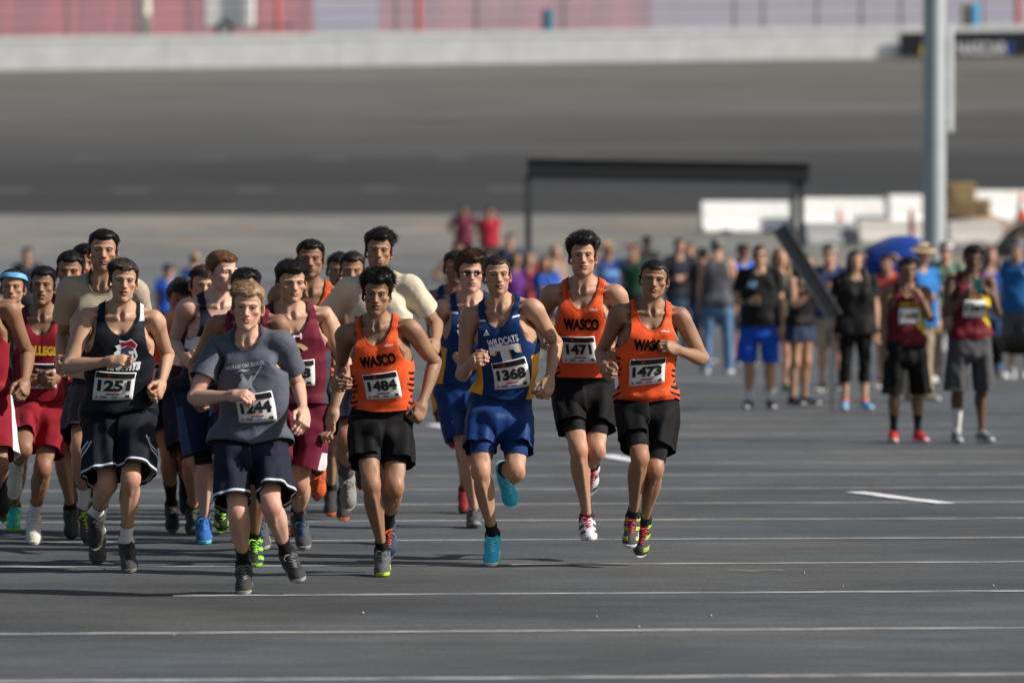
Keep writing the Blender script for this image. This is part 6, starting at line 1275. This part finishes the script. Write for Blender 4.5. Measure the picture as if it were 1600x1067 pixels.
stand('blonde woman in a beige top behind the vivid blue t-shirt', 866,540,1.68,'side',25,seed=73,skin=FAIR,hair=('long',BLOND),top=dict(kind='tee',cols=[(150,128,110)],hem=.88,name='t_shirt'),bottom=dict(kind='pants',cols=[(70,84,110)],name='jeans'),shoes=SN((90,90,90)))
stand('woman with tan hair in an orange-red top near the shelter post', 826,548,1.55,'side',10,seed=74,skin=LIGHT,hair=('long',(.16,.10,.05)),top=dict(kind='tee',cols=[(196,72,48)],hem=.88,name='t_shirt'),bottom=dict(kind='shorts',cols=[(60,64,80)],hem=.66),shoes=SN((90,90,90)))
stand('tall man in slate navy t-shirt beside the slim shelter post', 797,522,1.84,'side',0,seed=75,skin=LIGHT,hair=('short',DKBR),top=dict(kind='tee',cols=[(50,58,78)],hem=.86,name='t_shirt'),bottom=dict(kind='pants',cols=[(50,60,80)],name='jeans'),shoes=SN((90,90,90)))
stand('person in a purple top with brown hair among the far crowd', 804,556,1.58,'side',20,seed=76,skin=TAN,hair=('long',DKBR),top=dict(kind='tee',cols=[(96,44,120)],hem=.88,name='t_shirt'),bottom=dict(kind='shorts',cols=[(50,54,70)],hem=.66),shoes=SN((90,90,90)))
stand('runner in a dark green singlet with hands on hips in the far crowd', 713,546,1.74,'hips',25,seed=77,skin=MID,hair=('short',BLACK),top=dict(kind='vest',cols=[(22,62,44)],hem=.92),bottom=dict(kind='shorts',cols=[(26,60,46)],hem=.66),shoes=SN((60,60,60)),socks=(.14,(200,200,200)))
stand('far spectator in a dull maroon t-shirt up by the banked track', 725,0,1.78,'hips',0,d=133,seed=78,skin=BRN,hair=('short',BLACK),top=dict(kind='tee',cols=[(112,44,66)],hem=.84,name='t_shirt'),bottom=dict(kind='pants',cols=[(30,32,40)],name='trousers'),shoes=SN((40,40,40)))
stand('far spectator in a bright red t-shirt up by the banked track', 765,0,1.72,'side',10,d=133,seed=79,skin=TAN,hair=('short',BLACK),top=dict(kind='tee',cols=[(164,34,50)],hem=.84,name='t_shirt'),bottom=dict(kind='pants',cols=[(90,80,84)],name='trousers'),shoes=SN((40,40,40)))
stand('far spectator in a dark shirt alone behind the cardinal runners', 43,556,1.66,'side',0,seed=80,skin=TAN,hair=('short',DKBR),top=dict(kind='tee',cols=[(40,46,60)],hem=.86,name='t_shirt'),bottom=dict(kind='pants',cols=[(40,46,60)],name='trousers'),shoes=SN((40,40,40)))
stand('far spectator in a tan cap and blue striped shirt', 303,556,1.55,'side',160,seed=81,skin=FAIR,hair=('short',BROWN),hat=('cap',(150,132,104)),top=dict(kind='tee',cols=[(46,90,176),(180,190,214)],hem=.86,name='t_shirt',zones=[hband(1.30,1.36)]),bottom=dict(kind='pants',cols=[(60,70,96)],name='jeans'),shoes=SN((60,60,60)))
stand('far spectator in a dark teal cap and blue t-shirt', 262,560,1.40,'side',20,seed=82,skin=FAIR,hair=('short',DKBR),hat=('cap',(20,56,84)),top=dict(kind='tee',cols=[(34,80,176)],hem=.86,name='t_shirt'),bottom=dict(kind='pants',cols=[(60,70,96)],name='jeans'),shoes=SN((60,60,60)))

# ------------------------------------------------------------------ things in the crowd: umbrella, phone, dog
dU = ground_d(604); hd_ = at(1408,450,dU)
um = empty('rain_umbrella',(float(hd_[0]),float(hd_[1]),float(hd_[2]))); tag(um,'open bright blue umbrella tilted above the coral red shirt','umbrella'); ub = fabric('umbrella_blue',(16,54,132),.5)
Rm = Matrix.Rotation(math.radians(-24),3,'Y') @ Matrix.Rotation(math.radians(24),3,'X')
n = 8
for k in range(n):
    m = MB(); a0,a1 = 2*math.pi*k/n,2*math.pi*(k+1)/n; rows = []
    for j in range(7):
        t = j/6; r_ = .52*math.sin(t*1.35)/math.sin(1.35); z_ = .62-.27*(1-math.cos(t*1.35))/(1-math.cos(1.35)); row = []
        for i in range(5):
            u = i/4; a = a0+(a1-a0)*u; dip = .05*t*t*math.sin(math.pi*u); row.append(Rm@Vector((r_*(1-dip*1.2)*math.cos(a),r_*(1-dip*1.2)*math.sin(a),z_+dip*.5)))
        rows.append(row)
    vs_ = [v for r0 in rows for v in r0]; m.add(vs_,[(j*5+i,j*5+i+1,(j+1)*5+i+1,(j+1)*5+i) for j in range(6) for i in range(4)]); m.build('canopy_panel',ub,um,smooth=True)
m = MB(); m.tube([Rm@Vector((0,0,-.1)),Rm@Vector((0,0,.67))],.008,6); m.build('shaft',mat('shaft_steel',(.3,.3,.3),.3,metal=.7),um); m = MB(); m.tube([Rm@Vector((0,0,-.2)),Rm@Vector((0,0,-.1))],.015,8); m.build('handle',mat('handle_black',(.02,.02,.02),.5),um)
for k in range(n):
    a = 2*math.pi*k/n; m = MB(); m.tube([Rm@Vector((0,0,.60)),Rm@Vector((.24*math.cos(a),.24*math.sin(a),.53)),Rm@Vector((.52*math.cos(a),.52*math.sin(a),.345))],.003,5); m.build('rib',mat('rib_steel',(.2,.2,.2),.3,metal=.6),um)
for root,P in PEOPLE:
    if 'holding a phone' in root['label']:
        c = (P.R['haL']@J['wrL']+P.t['haL']+P.R['haR']@J['wrR']+P.t['haR'])/2+np.array([-.0,-.05,.09]); ph = empty('mobile_phone',tuple(c)); tag(ph,'teal cased mobile phone held up by the tall boy','phone'); m = MB(); Rr = Matrix.Rotation(.35,3,'X'); m.box((-.04,-.005,-.075),(.04,.005,.075),rot=Rr); m.build('phone_case',mat('phone_teal',(.04,.28,.27),.4),ph,bevel=.003); m = MB(); m.box((-.036,.0055,-.07),(.036,.0065,.07),rot=Rr); m.build('phone_screen',mat('phone_glass',(.01,.01,.012),.1),ph)
# black dog
dD = ground_d(598); dx = (1582-800)/FPX*dD
F_ = Field((-.55,-.25,-.01),(.70,.25,.85),.012)
F_.loft((-.30,0,.46),(.30,0,.48),(0,1,0),[(0,.085,.10,0,0),(.3,.095,.11,0,0),(.7,.11,.14,0,.0),(1,.10,.135,0,0)],.05)
F_.cap((.30,0,.52),(.44,0,.66),.085,.07,.06); F_.ell((.49,0,.70),(.095,.07,.072),.03); F_.cap((.53,0,.68),(.64,0,.66),.045,.034,.03)
for s in (1,-1):
    F_.ell((.44,s*.065,.70),(.03,.016,.055),.012); F_.cap((.27,s*.075,.44),(.26,s*.08,.24),.055,.034,.04); F_.cap((.26,s*.08,.24),(.27,s*.08,.03),.03,.026,.02); F_.ell((.29,s*.08,.022),(.045,.03,.024),.015)
    F_.cap((-.26,s*.07,.44),(-.22,s*.085,.30),.085,.055,.05); F_.cap((-.22,s*.085,.30),(-.34,s*.085,.19),.05,.030,.03); F_.cap((-.34,s*.085,.19),(-.32,s*.085,.03),.028,.024,.02); F_.ell((-.29,s*.085,.022),(.045,.03,.024),.015)
F_.cap((-.32,0,.52),(-.47,0,.42),.03,.022,.03); F_.cap((-.47,0,.42),(-.52,0,.34),.022,.012,.02)
V,F = F_.mesh(); V = smooth(V,F,2); V = V+normals(V,F)*(.005*wav(V,60,3))[:,None]; Rz = np.array(Matrix.Rotation(math.radians(18),3,'Z')); dg_ = empty('dog',(dx,dD,.004)); tag(dg_,'black short-haired dog standing beside the man in grey shorts','dog')
link('body',mesh_np('body',V@Rz.T-np.array([0,0,V[:,2].min()]),F,[mat('black_fur',(.004,.004,.004),.95,noise=.3,scale=40,bump=.4,bscale=90,spec=.08)]),dg_)
m = MB(); pts = []
for k in range(17): a = 2*math.pi*k/16; pts.append(Vector((.375+.03*math.sin(a)*-.6,.092*math.cos(a),.60+.092*math.sin(a)*.75)))
m.tube([Matrix.Rotation(math.radians(18),3,'Z')@p for p in pts],.011,6,caps=False); m.build('collar',mat('collar_red',(.4,.03,.03),.6),dg_)
